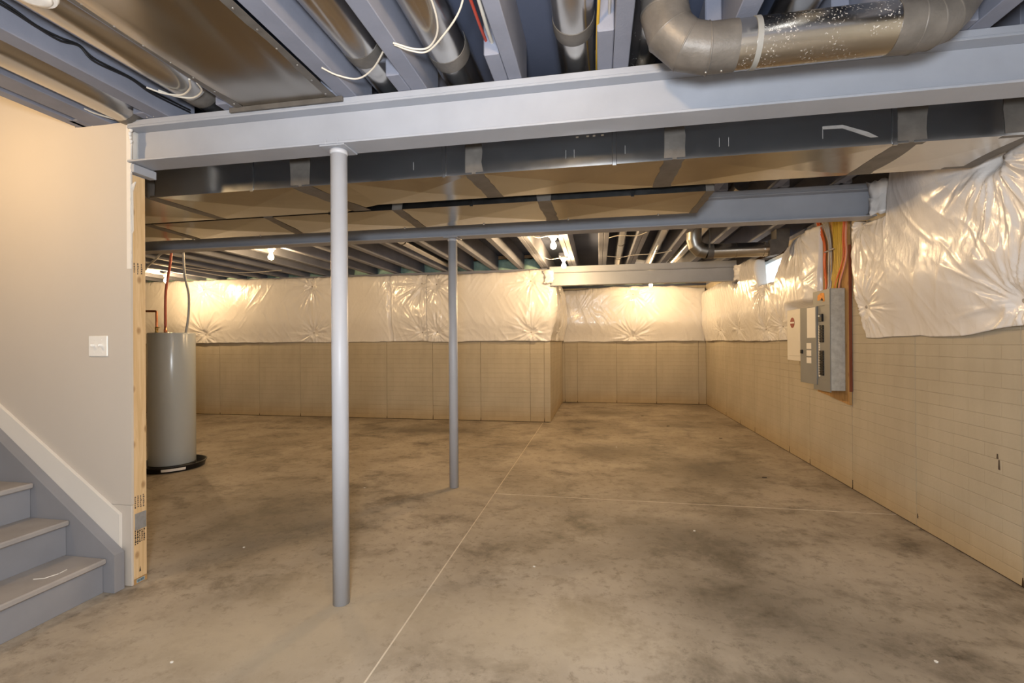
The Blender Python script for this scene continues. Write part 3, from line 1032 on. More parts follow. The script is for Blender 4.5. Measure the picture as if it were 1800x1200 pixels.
def blanket(label, u0, u1, place, pins, seed, thick=0.10, zlo=lambda u: 1.235 + 0 * u, zhi=lambda u: 2.29 + 0 * u,
            step=0.011, nz=96, seams=(), bulge=None, amp=1.0, ragged=0.006, caps=(True, True)):
    """place(u, z, h) -> xyz arrays; h is the height of the sheet above the concrete"""
    us = np.arange(u0, u1 + step / 2, step)
    vs_ = np.linspace(0, 1, nz)
    Ug, Vg = np.meshgrid(us, vs_, indexing='ij')
    lo = zlo(us) + (vnoise(us * 9, us * 0 + 3.3, seed + 9) - 0.5) * ragged * 2 + (vnoise(us * 2.2, us * 0 + 7.3, seed + 8) - 0.5) * 0.018
    hi = zhi(us) + (vnoise(us * 7, us * 0 + 1.3, seed + 7) - 0.5) * ragged * 3
    Zg = lo[:, None] + (hi - lo)[:, None] * Vg
    h = np.full_like(Ug, thick)
    if bulge is not None:
        h = h * bulge(Ug, Zg)
    dlo = Zg - lo[:, None]
    dhi = hi[:, None] - Zg
    h *= 0.22 + 0.78 * sstep(dlo / 0.45 + 0.12)
    h *= 0.45 + 0.55 * np.sqrt(np.clip(1 - (1 - np.clip(dhi / 0.12, 0, 1)) ** 2, 0, 1))
    h += (vnoise(Ug * 1.7, Zg * 2.3, seed) - 0.5) * 0.035
    # slack folds, slanting, and fine crinkle
    a = vnoise(Ug * 2 + 5, Zg * 2, seed + 1) * 3.0
    w1 = vnoise((Ug * 0.8 + Zg * 0.55) * 13 + a, (Zg * 0.8 - Ug * 0.5) * 3.0 + a, seed + 2)
    w2 = vnoise((Ug * 0.8 - Zg * 0.6) * 16 + a, (Zg * 0.8 + Ug * 0.6) * 3.5, seed + 3)
    patch = sstep((vnoise(Ug * 1.5 + 9, Zg * 1.8, seed + 4) - 0.35) * 3)
    h += amp * 0.007 * ((1 - np.abs(2 * w1 - 1)) ** 2 - 0.3) * patch
    h += amp * 0.004 * ((1 - np.abs(2 * w2 - 1)) ** 2 - 0.3) * (1 - patch * 0.6)
    # hem gathers
    hg = vnoise(Ug * 22 + vnoise(Ug * 3, Zg * 3, seed + 5), Zg * 2.5, seed + 6)
    h += amp * 0.004 * (1 - np.abs(2 * hg - 1)) * np.exp(-dlo / 0.12)
    h += amp * 0.012 * (1 - np.abs(2 * hg - 1)) * np.exp(-dhi / 0.10)
    for i, (pu, pz, s_) in enumerate(pins):
        du, dz = Ug - pu, Zg - pz
        r = np.sqrt(du * du + dz * dz) + 1e-6
        th = np.arctan2(dz, du)
        sub = h * 0.34 * np.exp(-(r / 0.07) ** 2) + 0.16 * h * np.exp(-(r / 0.2) ** 2)
        h -= sub * s_
        kx, ky = np.cos(th), np.sin(th)
        q1 = vnoise((th + math.pi) * 4.2 + 40 * i, np.log(r + 0.05) * 0.8 + 20, seed + 11 + i)
        q2 = vnoise((th + math.pi) * 9.5 + 13 * i, np.log(r + 0.05) * 1.2 + 20, seed + 31 + i)
        pl = (1 - np.abs(2 * q1 - 1)) ** 2 * 0.024 + (1 - np.abs(2 * q2 - 1)) ** 2 * 0.012
        h += s_ * amp * (pl - 0.012) * sstep(r / 0.10) * np.exp(-((r / 0.34) ** 2))
    for su in seams:
        wob = (vnoise(Zg * 6, Zg * 0, seed + 50) - 0.5) * 0.03
        d = Ug - su - wob
        h += 0.018 * np.exp(-(d / 0.012) ** 2) - 0.035 * np.exp(-((d + 0.03) / 0.03) ** 2)
    if bulge is not None:
        h = np.minimum(h, np.maximum(thick * bulge(Ug, Zg) * 1.6, 0.006))
    h = np.maximum(h, 0.006)
    if caps[0]:
        Ug = np.vstack([Ug[:1], Ug]); Zg = np.vstack([Zg[:1], Zg]); h = np.vstack([np.full_like(h[:1], 0.004), h])
    if caps[1]:
        Ug = np.vstack([Ug, Ug[-1:]]); Zg = np.vstack([Zg, Zg[-1:]]); h = np.vstack([h, np.full_like(h[:1], 0.004)])
    # turn hem and top back to the concrete
    Ug = np.hstack([Ug[:, :1], Ug, Ug[:, -1:]])
    Zg = np.hstack([Zg[:, :1] + 0.012, Zg, Zg[:, -1:] - 0.012])
    h = np.hstack([np.full_like(h[:, :1], 0.004), h, np.full_like(h[:, :1], 0.004)])
    Xx, Yy, Zz = place(Ug, Zg, h)
    A, B = Ug.shape
    co = np.stack([Xx, Yy, Zz], -1).reshape(-1, 3)
    idx = np.arange(A * B).reshape(A, B)
    q_ = np.stack([idx[:-1, :-1], idx[1:, :-1], idx[1:, 1:], idx[:-1, 1:]], -1).reshape(-1, 4)
    c0 = co.mean(0)
    t = thing('insulation_blanket', label, 'insulation', tuple(float(c_) for c_ in c0))
    me = bpy.data.meshes.new('poly_facing')
    me.from_pydata((co - c0).tolist(), [], q_.tolist())
    me.polygons.foreach_set('use_smooth', [True] * len(me.polygons))
    me.update()
    me.materials.append(MATS['poly_sheet'])
    link('poly_facing', me, t)
    for pu, pz, s_ in pins:
        if s_ < 0.4:
            continue
        i = int(np.argmin(np.abs(Ug[:, 5] - pu)))
        j = int(np.argmin(np.abs(Zg[i] - pz)))
        p = Vector((float(Xx[i, j]), float(Yy[i, j]), float(Zz[i, j])))
        x2, y2, z2 = place(np.array([[pu]]), np.array([[pz]]), np.array([[float(h[i, j]) + 0.02]]))
        d = (Vector((float(x2[0, 0]), float(y2[0, 0]), float(z2[0, 0]))) - p).normalized()
        part('fastener_pin', 'fastener', t, MB().tube([p - d * 0.004, p + d * 0.004, p + d * 0.0055], [0.012, 0.012, 0.008], 12))
    return t


P_back = lambda u, z, h: (u, YB - h, z)
blanket('crinkled white insulation blanket on the long back wall, behind the water heater', -8.9, -2.66, P_back,
        [(-6.74, 2.17, 1), (-6.72, 1.39, 1), (-4.66, 2.165, 1), (-4.65, 1.40, 1), (-2.75, 2.16, 1), (-2.75, 1.39, 1), (-8.6, 2.1, 1)], 100,
        zlo=lambda u: 1.245 + 0 * u, zhi=lambda u: np.interp(u, [-9, -7, -4.2, -2.6], [2.335, 2.335, 2.31, 2.30]), seams=(-3.25,), amp=1.1)


def P_corner(u, z, h):
    """runs along the back wall, then turns round the outer corner at XS into the recess"""
    r_ = h
    d = u - XS
    ang = np.clip(d / 0.12, 0, 1) * (math.pi / 2)
    strt = d <= 0
    past = d > 0.12
    x = np.where(strt, u, np.where(past, XS + h, XS + r_ * np.sin(ang)))
    y = np.where(strt, YB - h, np.where(past, YB + (d - 0.12), YB - r_ * np.cos(ang)))
    return x, y, z


blanket('white insulation blanket on the back wall that wraps the outer corner into the recess', -2.655, XS + 0.12 + 2.30, P_corner,
        [(-2.50, 2.14, 1), (-2.50, 1.39, 1), (-1.0, 2.15, 1), (-1.0, 1.375, 1), (0.25, 2.1, 0.9), (0.25, 1.4, 0.9)], 200,
        zlo=lambda u: 1.24 + 0 * u, zhi=lambda u: np.interp(u, [-2.7, -1.6, -1.15, -1.0, -0.73, -0.70, -0.5, 2], [2.29, 2.295, 2.31, 2.33, 2.315, 2.05, 2.22, 2.22]), amp=1.0)
blanket('white insulation blanket on the recess end wall under the far bulb', XS + 0.03, XR - 0.03, lambda u, z, h: (u, YR - h, z),
        [(0.675, 2.15, 1), (0.67, 1.33, 1)], 300, zlo=lambda u: 1.225 + 0 * u, zhi=lambda u: np.interp(u, [-0.7, 0.3, 1.4, 1.9], [2.25, 2.31, 2.30, 2.25]), thick=0.12, nz=80)
P_right = lambda u, z, h: (XR - h, u, z)


def zhiB(u):
    return np.interp(u, [4.55, 4.62, 4.95, 5.25, 5.45, 5.60, 5.66, 5.72, 6.24, 6.27, 6.32, 6.6, 6.9, 6.95, 7.02, 7.03, 7.25, 7.4, 8.2, 9.5],
                     [2.20, 2.27, 2.28, 2.25, 2.17, 2.02, 1.97, 1.90, 1.91, 2.05, 2.24, 2.29, 2.29, 2.22, 2.10, 2.05, 2.05, 2.14, 2.17, 2.17])


blanket('white insulation blanket on the right wall around the small window, left of the electrical panel', 4.74, YR - 0.15, P_right,
        [(5.62, 1.38, 0.6), (6.15, 1.36, 0.6), (7.2, 1.40, 0.5), (8.3, 1.4, 0.5), (6.05, 1.87, 0.8), (5.1, 2.32, 0.8)], 400,
        thick=0.115, zlo=lambda u: 1.225 + 0 * u, zhi=zhiB, step=0.009, nz=110, amp=1.1,
        bulge=lambda u, z: (0.5 + 0.5 * sstep((u - 4.72) / 0.25)) * (1 - 0.97 * sstep((5.40 - u) / 0.13) * sstep((1.62 - z) / 0.09)))


def zhiA(u):
    return np.interp(u, [1.0, 3.38, 3.50, 3.56, 3.60, 3.93, 4.05, 4.2], [2.55, 2.55, 2.46, 2.34, 2.085, 2.10, 2.14, 2.15])


blanket('large shiny white insulation blanket on the right wall, nearest the camera', 0.9, 4.06, P_right,
        [(2.66, 1.40, 1), (3.97, 1.47, 0.6), (2.67, 2.10, 1), (3.97, 2.09, 0.6), (1.4, 1.4, 1), (1.4, 2.1, 1)], 500, thick=0.115,
        zlo=lambda u: 1.243 + 0.042 * sstep((3.1 - u) / 0.45) - 0.004 * (u > 2.6), zhi=zhiA, step=0.008, nz=150, amp=1.0,
        bulge=lambda u, z: 1 + 0.95 * sstep((z - 1.75) / 0.5) * sstep((3.62 - u) / 0.6))


def flap(label, pts, dep, seed):
    """crumpled loose end of poly folded over a beam end"""
    rs_ = random.Random(seed)
    b = MB()
    n = 8
    vs, fs = [], []
    (x0, y0, z0), (x1, y1, z1) = pts
    for j in range(n + 1):
        for i in range(n + 1):
            u, v_ = i / n, j / n
            jag = 0.012 * rs_.uniform(-1, 1)
            vs.append((x0 + (x1 - x0) * u + jag + 0.02 * math.sin(3 * v_), y0 + (y1 - y0) * u - dep * math.sin(math.pi * u) * (0.5 + 0.5 * v_) + jag, z0 + (z1 - z0) * v_ + 0.012 * rs_.uniform(-1, 1)))
    for j in range(n):
        for i in range(n):
            a = j * (n + 1) + i
            fs.append((a, a + 1, a + n + 2, a + n + 1))
    b.add(vs, fs, True)
    o = b.build('poly_flap', 'poly_sheet')
    md = o.modifiers.new('thickness', 'SOLIDIFY')
    md.thickness = 0.002
    return tag(o, label, 'insulation')


flap('small crumpled white poly flap wrapped round the right end of the second beam', ((1.885, 3.765, 2.105), (2.00, 3.66, 2.335)), 0.03, 1)
flap('small crumpled white poly flap at the right end of the short far beam', ((1.84, 7.0, 2.06), (1.98, 6.9, 2.27)), 0.03, 2)
flap('small torn white poly corner at the left end of the short far beam', ((-0.80, 7.02, 2.10), (-0.66, 7.0, 2.30)), 0.02, 3)

# ------------------------------------------------------------------ window in the right wall
wn = thing('window_1', 'small bright basement window behind torn insulation on the right wall', 'window', (XR + 0.15, 6.17, 1.86))
wn['kind'] = 'structure'
for key in ('label', 'category'):
    pass
X0, X1 = XR + 0.13, XR + 0.20
for (a, b, c_, d) in [(WY0, WY1, WZ0, WZ0 + 0.045), (WY0, WY1, WZ1 - 0.045, WZ1), (WY0, WY0 + 0.045, WZ0 + 0.045, WZ1 - 0.045), (WY1 - 0.045, WY1, WZ0 + 0.045, WZ1 - 0.045)]:
    part('frame', 'window_vinyl', wn, MB().box(X0, X1, a, b, c_, d, 0.004))
for y in (6.10, 6.17, 5.88):
    part('mullion', 'window_vinyl', wn, MB().box(X0 + 0.01, X1 - 0.01, y - 0.014, y + 0.014, WZ0 + 0.045, WZ1 - 0.045, 0.003))
part('pane', 'clear_glass', wn, MB().box(X0 + 0.03, X0 + 0.034, WY0 + 0.04, WY1 - 0.04, WZ0 + 0.04, WZ1 - 0.04))
part('sill', 'window_vinyl', wn, MB().box(XR - 0.005, X0, WY0, WY1, WZ0 - 0.006, WZ0 + 0.006, 0.002))
part('jamb', 'window_vinyl', wn, MB().box(XR - 0.004, X0, WY1 - 0.02, WY1, WZ0 + 0.007, WZ1, 0.002))
part('jamb', 'window_vinyl', wn, MB().box(XR - 0.004, X0, WY0, WY0 + 0.02, WZ0 + 0.007, WZ1, 0.002))

# ------------------------------------------------------------------ electrical panel group
bd = thing('plywood_backboard', 'brown plywood board on the right wall behind the breaker panel', 'board', (XR - 0.01, 4.58, 0.70))
part('sheet', 'plywood', bd, MB().prism([(4.292, 0.69), (4.30, 2.28), (4.86, 2.30), (4.86, 0.745), (4.70, 0.735)], 0, XR - 0.022, XR - 0.003))
part('edge_strip', 'dark_wood_edge', bd, MB().box(XR - 0.024, XR - 0.003, 4.281, 4.2915, 0.80, 2.0, 0.002))
pb = thing('breaker_panel', 'grey electrical breaker panel with open door on plywood', 'electrical panel', (1.95, 4.5, 0.79))
PX = 1.902
part('box', 'panel_galv', pb, MB().box(PX + 0.004, XR - 0.0225, 4.352, 4.645, 0.80, 1.655, 0.002))
# cover frame around the breaker opening
cv = MB()
cv.box(PX - 0.006, PX + 0.003, 4.345, 4.655, 0.787, 0.885, 0.001)
cv.box(PX - 0.006, PX + 0.003, 4.345, 4.655, 1.52, 1.652, 0.001)
cv.box(PX - 0.006, PX + 0.003, 4.345, 4.44, 0.885, 1.52, 0.001)
cv.box(PX - 0.006, PX + 0.003, 4.575, 4.655, 0.885, 1.52, 0.001)
part('cover', 'panel_grey', pb, cv)
part('dead_front', 'panel_grey', pb, MB().box(PX - 0.001, PX + 0.0035, 4.44, 4.575, 0.885, 1.52))
ls = MB()
for i in range(20):
    ls.box(PX - 0.003, PX - 0.0012, 4.535, 4.562, 0.905 + i * 0.0225, 0.924 + i * 0.0225)
part('circuit_labels', 'label_white', pb, ls)
for z0, nrow in ((1.205, 7), (0.92, 10)):
    for r_ in range(nrow):
        for y in (4.462, 4.498):
            z = z0 + r_ * 0.0215
            part('breaker', 'breaker_black', pb, MB().box(PX - 0.012, PX - 0.001, y, y + 0.032, z, z + 0.019, 0.002))
mb_ = part('main_breaker', 'breaker_black', pb, MB().box(PX - 0.016, PX - 0.001, 4.468, 4.528, 1.385, 1.45, 0.003))
part('toggle', 'panel_galv', mb_, MB().box(PX - 0.028, PX - 0.016, 4.485, 4.511, 1.425, 1.44, 0.002))
dr = part('door', 'panel_grey', pb, MB().prism([(4.572, PX - 0.008), (4.575, PX - 0.012), (4.872, PX - 0.034), (4.87, PX - 0.024)], 2, 0.832, 1.522).add([], []))
# prism along z takes (x, y): swap so that the outline reads (y, x)
dr.data.clear_geometry()
dm = MB().prism([(PX - 0.008 - 1.95, 4.572 - 4.5), (PX - 0.014 - 1.95, 4.572 - 4.5), (PX - 0.030 - 1.95, 4.868 - 4.5), (PX - 0.022 - 1.95, 4.870 - 4.5)], 2, 0.832 - 0.79, 1.522 - 0.79)
dr.data = dm.mesh('door', 'panel_grey')
part('directory_card', 'label_white', dr, MB().prism([(PX - 0.0155, 4.585), (PX - 0.017, 4.585), (PX - 0.0245, 4.735), (PX - 0.023, 4.735)], 2, 1.245, 1.515))
for z in (1.17, 1.105, 1.04):
    part('sticker', 'label_white', dr, MB().prism([(PX - 0.020, 4.66), (PX - 0.0212, 4.66), (PX - 0.0255, 4.745), (PX - 0.0243, 4.745)], 2, z - 0.025, z + 0.027))
part('latch', 'breaker_black', dr, MB().box(PX - 0.042, PX - 0.025, 4.815, 4.850, 1.10, 1.135, 0.004))
part('warning_sticker', 'label_orange', pb, MB().prism([(4.43, 1.555), (4.44, 1.625), (4.50, 1.632), (4.56, 1.612), (4.565, 1.57), (4.52, 1.568), (4.49, 1.585), (4.46, 1.55)], 0, PX - 0.0075, PX - 0.006))
part('sticker_print', 'ink', pb, MB().prism([(4.45, 1.56), (4.50, 1.566), (4.48, 1.59)], 0, PX - 0.0085, PX - 0.0076))
for z in (0.83, 0.87, 1.60, 1.57):
    for x in (PX + 0.03, PX + 0.08):
        part('knockout', 'panel_galv', pb, MB().lathe([(0.013, -0.0015), (0.013, 0.0)], (x, 4.352, z), 12, 1))
mbx = thing('media_enclosure', 'white plastic low voltage box with a red oval mark beside the breaker panel', 'electrical box', (1.98, 5.12, 1.02))
part('box', 'enclosure_white', mbx, MB().box(1.935, XR - 0.013, 4.93, 5.235, 1.035, 1.515, 0.012))
part('cover', 'enclosure_white', mbx, MB().box(1.922, 1.9345, 4.91, 5.32, 1.02, 1.53, 0.005))
part('cover_panel', 'enclosure_white', mbx, MB().box(1.917, 1.9215, 4.975, 5.27, 1.07, 1.48, 0.002))
ov = part('red_emblem', 'logo_red', mbx, MB().lathe([(0.052, -0.002), (0.052, 0.0)], (1.9168, 5.17, 1.40), 24, 0))
part('emblem_bar', 'label_white', ov, MB().box(1.9138, 1.9147, 5.122, 5.218, 1.392, 1.408))
part('side_label', 'label_white', mbx, MB().box(1.9158, 1.9168, 4.985, 5.02, 1.21, 1.295))
part('bottom_fitting', 'conduit_grey', mbx, MB().box(1.95, 2.0, 4.93, 5.06, 0.985, 1.0195, 0.003))

# cables fanning down into the top of the panel
CG = 'cables dropping into the breaker panel'
rc = random.Random(11)


def cable(label, mat, pts, r, group=CG):
    o = MB().tube(spline(pts, 6), r, 8).build('cable', mat)
    return tag(o, label, 'cable', group)


specs = []
for i in range(3):
    specs.append(('wire_orange', 0.007, 4.80 - i * 0.022, 4.68 - i * 0.012, 4.625 - i * 0.012, 'orange cable at the left of the bundle above the breaker panel'))
for i in range(5):
    specs.append(('wire_grey', 0.006, 4.70 - i * 0.022, 4.60 - i * 0.012, 4.575 - i * 0.016, 'grey white cable in the bundle above the breaker panel, between orange and yellow'))
for i in range(9):
    specs.append(('wire_yellow', 0.006, 4.52 - i * 0.020, 4.50 - i * 0.018, 4.515 - i * 0.013, 'yellow cable in the bundle above the breaker panel'))
for i in range(2):
    specs.append(('wire_orange', 0.0065, 4.335 - i * 0.015, 4.345 - i * 0.014, 4.43 - i * 0.02, 'orange cable at the right of the bundle above the breaker panel'))
specs.append(('wire_pink', 0.0065, 4.29, 4.305, 4.385, 'pink cable rightmost in the bundle above the breaker panel'))
ORD = ['first', 'second', 'third', 'fourth', 'fifth', 'sixth', 'seventh', 'eighth', 'ninth']
count = {}
for mat, r, ya, yb, yc, lab in specs:
    k_ = lab
    count[k_] = count.get(k_, 0) + 1
    if 'pink' not in lab:
        lab = ORD[count[k_] - 1] + ' ' + lab.split(' in the bundle')[0].split(' at the ')[0] + ' from the left' + (', right of the yellow ones' if 'at the right' in lab else '') + ' above the breaker panel'
    d = rc.uniform(-0.012, 0.012)
    x = XR - 0.035
    cable(lab, mat, [(x - 0.02, ya + rc.uniform(-0.05, 0.05), 2.42), (x, ya, 2.28), (x + d * 0.3, yb, 2.08), (x + d * 0.3, yb + rc.uniform(-0.01, 0.01), 1.90), (x - 0.01 + d, yc, 1.72), (x - 0.02 + d, yc, 1.653)], r, CG)
tag(MB().box(XR - 0.062, XR - 0.052, 4.45, 4.62, 1.995, 2.007, 0.002).build('cable_staple', 'steel_screw'), 'small metal strap across the grey cables above the breaker panel', 'strap')

# ------------------------------------------------------------------ water heater
HX, HYY = -4.19, 4.03
wh = thing('water_heater', 'tall grey cylindrical water heater behind the open stud', 'water heater', (HX, HYY, 0))
part('tank', 'tank_grey', wh, MB().lathe([(0.196, 0.05), (0.200, 0.055), (0.200, 1.325), (0.197, 1.335), (0.15, 1.338)], (HX, HYY, 0), 56))
part('base_ring', 'black_plastic', wh, MB().lathe([(0.19, 0.022), (0.202, 0.024), (0.202, 0.048), (0.19, 0.049)], (HX, HYY, 0), 56))
part('relief_valve', 'brass', wh, MB().lathe([(0.014, 1.338), (0.016, 1.35), (0.010, 1.362), (0.016, 1.37), (0.016, 1.39), (0.006, 1.395)], (HX - 0.09, HYY - 0.08, 0), 12).box(HX - 0.095, HX - 0.05, HYY - 0.085, HYY - 0.075, 1.385, 1.392))
part('nipple', 'copper', wh, MB().lathe([(0.014, 1.338), (0.014, 1.37), (0.011, 1.372), (0.011, 1.40)], (HX - 0.01, HYY - 0.06, 0), 12))
part('nipple', 'copper', wh, MB().lathe([(0.014, 1.338), (0.014, 1.37), (0.011, 1.372), (0.011, 1.385)], (HX - 0.155, HYY - 0.02, 0), 12))
dpn = thing('drain_pan', 'round black plastic drain pan under the water heater', 'pan', (HX, HYY, 0))
part('bowl', 'black_plastic', dpn, MB().lathe([(0.001, 0.002), (0.272, 0.002), (0.286, 0.05), (0.294, 0.054), (0.294, 0.058), (0.282, 0.058), (0.268, 0.010), (0.001, 0.010)], (HX, HYY, 0), 56, cap=False))
lb = MB()
ths = [math.radians(t) for t in range(-62, -20, 4)]
r0, r1 = 0.2795, 0.2865
for a, b in zip(ths[:-1], ths[1:]):
    lb.add([(HX + r0 * math.cos(a), HYY + r0 * math.sin(a), 0.016), (HX + r0 * math.cos(b), HYY + r0 * math.sin(b), 0.016), (HX + r1 * math.cos(b), HYY + r1 * math.sin(b), 0.042), (HX + r1 * math.cos(a), HYY + r1 * math.sin(a), 0.042)], [(0, 1, 2, 3)], True)
part('pan_label', 'label_white', dpn, lb)
tag(MB().tube(spline([(HX - 0.01, HYY - 0.06, 1.40), (HX - 0.008, HYY - 0.055, 1.75), (HX + 0.012, HYY - 0.02, 2.05), (HX + 0.02, HYY + 0.0, 2.40)], 6), 0.0115, 10).build('water_pipe', 'pex_red'), 'red pipe rising straight from the top of the water heater', 'pipe')
tag(MB().tube(arc_elbow((HX - 0.155, HYY - 0.02, 1.385), (HX - 0.155, HYY - 0.02, 1.555), (HX - 0.62, HYY - 0.04, 1.565), 0.02, 4), 0.011, 10).build('water_pipe', 'copper'), 'copper pipe that bends left off the top of the water heater', 'pipe')
tag(MB().tube(spline([(HX + 0.135, HYY + 0.03, 1.338), (HX + 0.165, HYY + 0.03, 1.50), (HX + 0.17, HYY + 0.03, 1.72), (HX + 0.12, HYY + 0.03, 1.95), (HX + 0.10, HYY + 0.03, 2.40)], 6), 0.011, 10).build('flexible_conduit', 'conduit_grey'), 'grey flexible conduit curving up from the water heater top', 'conduit')
tag(MB().tube(spline([(HX - 0.33, HYY + 0.02, 1.98), (HX - 0.30, HYY + 0.02, 2.02), (HX - 0.20, HYY + 0.02, 2.09), (HX - 0.14, HYY + 0.02, 2.135), (HX + 0.0, HYY + 0.02, 2.15), (HX + 0.1, HYY + 0.02, 2.16)], 6), 0.010, 8).build('flexible_conduit', 'conduit_grey'), 'pale bent conduit beside the stud above the water heater', 'conduit')


# ------------------------------------------------------------------ bulbs
def bulb_mesh():
    pr = [(0.013, 0.0), (0.0135, -0.012), (0.017, -0.022), (0.026, -0.038), (0.030, -0.052), (0.029, -0.065), (0.023, -0.077), (0.012, -0.084), (0.002, -0.086)]
    b = MB().lathe(list(reversed(pr)), (0, 0, 0), 20)
    return b.mesh('bulb', 'bulb_glow')


BM = bulb_mesh()
BM2 = BM.copy()
BM2.materials[0] = MATS['bulb_glow_near']
HM = MB().lathe([(0.022, -0.055), (0.030, -0.050), (0.033, -0.030), (0.052, -0.020), (0.056, -0.006), (0.056, 0.0)], (0, 0, 0), 28).mesh('lamp_base', 'porcelain')
SM = MB().lathe([(0.014, -0.066), (0.016, -0.056)], (0, 0, 0), 16).mesh('screw_shell', 'brass')


def fixture(label, x, y, z, tilt=(0, 0)):
    t = thing('ceiling_lamp', label, 'lamp', (x, y, z), 'bare bulb lamp holders under the joists')
    link('lamp_base', HM, t)
    link('screw_shell', SM, t)
    o = link('bulb', BM2 if y < 2 else BM, t)
    o.location = (0, 0, -0.062)
    t.rotation_euler = (tilt[0], tilt[1], 0)
    return t


fixture('lit bare bulb on white holder under the joists, between the stud and front column', -3.73, 4.89, JZ - 0.001)
fixture('lit bare bulb farthest left, low beside the red water heater pipe', -6.70, 6.35, JZ - 0.001)
fixture('lit bare bulb nearest of the pair beside the joists right of the far column', -0.457, 4.95, JZ - 0.001)
fixture('lit bare bulb farther of the pair beside the joists right of the far column', -0.443, 6.27, JZ - 0.001)
fixture('lit bare bulb just below the short far beam in the recess', 0.925, 8.72, JZ - 0.001)
fixture('lit bare bulb in the joist bay over the photographer', -0.15, 0.75, JZ - 0.001)
fixture('lit bare bulb over the stairs beyond the left edge', -3.0, 1.15, JZ - 0.001)
# the two hung beside the doubled joist need boxes to hang from
for x, y in ((-0.457, 4.95), (-0.443, 6.27), (0.925, 8.72), (-3.73, 4.89), (-6.70, 6.35), (-0.15, 0.75), (-3.0, 1.15)):
    o = part('lamp_block', 'joist_paint_shaded', ce, MB().box(x - 0.06, x + 0.06, y - 0.055, y + 0.055, JZ, JZ + 0.05, 0.004))
sd = thing('smoke_detector', 'white round plastic ceiling detector at the top left corner', 'detector', (-1.70, 1.16, JZ - 0.001))
part('base', 'switch_plastic', sd, MB().lathe([(0.060, 2.300), (0.066, 2.312), (0.066, 2.338), (0.062, 2.344)], (-1.715, 1.165, 0), 32))
part('cap', 'switch_plastic', sd, MB().lathe([(0.03, 2.290), (0.045, 2.292), (0.052, 2.2995)], (-1.715, 1.165, 0), 32))

# ------------------------------------------------------------------ loose wiring
WG = 'loose white cables stapled to the front joists'


def wire(label, mat, pts, r, group=None, n=8):
    return tag(MB().tube(spline(pts, n), r, 8).build('cable', mat), label, 'cable', group)


wire('white cable end drooping across the duct right of the sheet metal panel', 'wire_white', [(-1.10, 1.75, 2.342), (-1.06, 1.80, 2.335), (-0.99, 1.84, 2.335), (-0.90, 1.80, 2.345), (-0.80, 1.70, 2.355)], 0.0036)
wire('white cable looped under the third duct, long strand', 'wire_white', [(-0.745, 1.66, 2.338), (-0.70, 1.70, 2.335), (-0.64, 1.72, 2.335), (-0.56, 1.66, 2.34), (-0.46, 1.56, 2.36), (-0.40, 1.45, 2.40)], 0.0036)
wire('white cable looped under the third duct, short inner strand', 'wire_white', [(-0.745, 1.65, 2.338), (-0.68, 1.70, 2.338), (-0.62, 1.70, 2.34), (-0.56, 1.62, 2.35), (-0.54, 1.48, 2.365), (-0.56, 1.3, 2.38)], 0.0036)
for i, (dx, lab) in enumerate(((0, 'nearer strand'), (0.03, 'farther strand'))):
    wire('white cable crossing under the round duct left of the sheet panel, ' + lab, 'wire_white', [(-1.965 + dx, 1.77 + dx, 2.362), (-1.92 + dx, 1.81 + dx, 2.352), (-1.85 + dx, 1.835 + dx, 2.350), (-1.76 + dx, 1.79 + dx, 2.348), (-1.695 + dx * 0.3, 1.72 + dx, 2.342)], 0.004)
for i, lab in enumerate(('upper of the two black cables along the left joist', 'lower of the two black cables along the left joist')):
    o_ = 0.012 * i
    x = -2.066
    wire(lab, 'wire_black', [(x, 1.1, 2.43 - o_), (x, 1.31, 2.436 - o_), (x, 1.42, 2.42 - o_ * 0.4), (x, 1.50, 2.425 - o_), (x, 1.57, 2.438 - o_ * 0.3), (x, 1.63, 2.418 - o_), (x, 1.78, 2.425 - o_ * 0.5), (x, 1.89, 2.418 - o_), (x, 2.1, 2.43 - o_)], 0.0045)
wire('yellow cable running over the near beam beside the upright round duct', 'wire_yellow', [(0.012, 0.8, 2.40), (0.012, 1.5, 2.385), (0.004, 1.8, 2.375), (0.0, 2.2, 2.40)], 0.0055)
wire('red cable in the narrow bay right of the looped white wires', 'wire_red', [(-0.44, 0.9, 2.42), (-0.425, 1.5, 2.40), (-0.425, 1.78, 2.40), (-0.43, 2.2, 2.46)], 0.006)
wire('white cable beside the red cable in the narrow joist bay', 'wire_white', [(-0.40, 0.9, 2.41), (-0.392, 1.5, 2.385), (-0.40, 1.78, 2.39), (-0.41, 2.2, 2.46)], 0.007)
wire('thin white conduit line beside the yellow cable', 'wire_grey', [(0.047, 0.8, 2.40), (0.047, 1.5, 2.40), (0.047, 2.2, 2.42)], 0.005)
wire('white wire ends poking over the beam at the stairwell corner', 'wire_white', [(-2.19, 1.975, 2.345), (-2.18, 1.965, 2.375), (-2.17, 1.965, 2.40), (-2.155, 1.968, 2.375), (-2.15, 1.975, 2.345)], 0.004)
wire('thin white cable along the wall top by the stairwell corner', 'wire_white', [(-2.42, 1.86, 2.355), (-2.40, 1.90, 2.347), (-2.37, 1.96, 2.348), (-2.35, 1.99, 2.352)], 0.004)
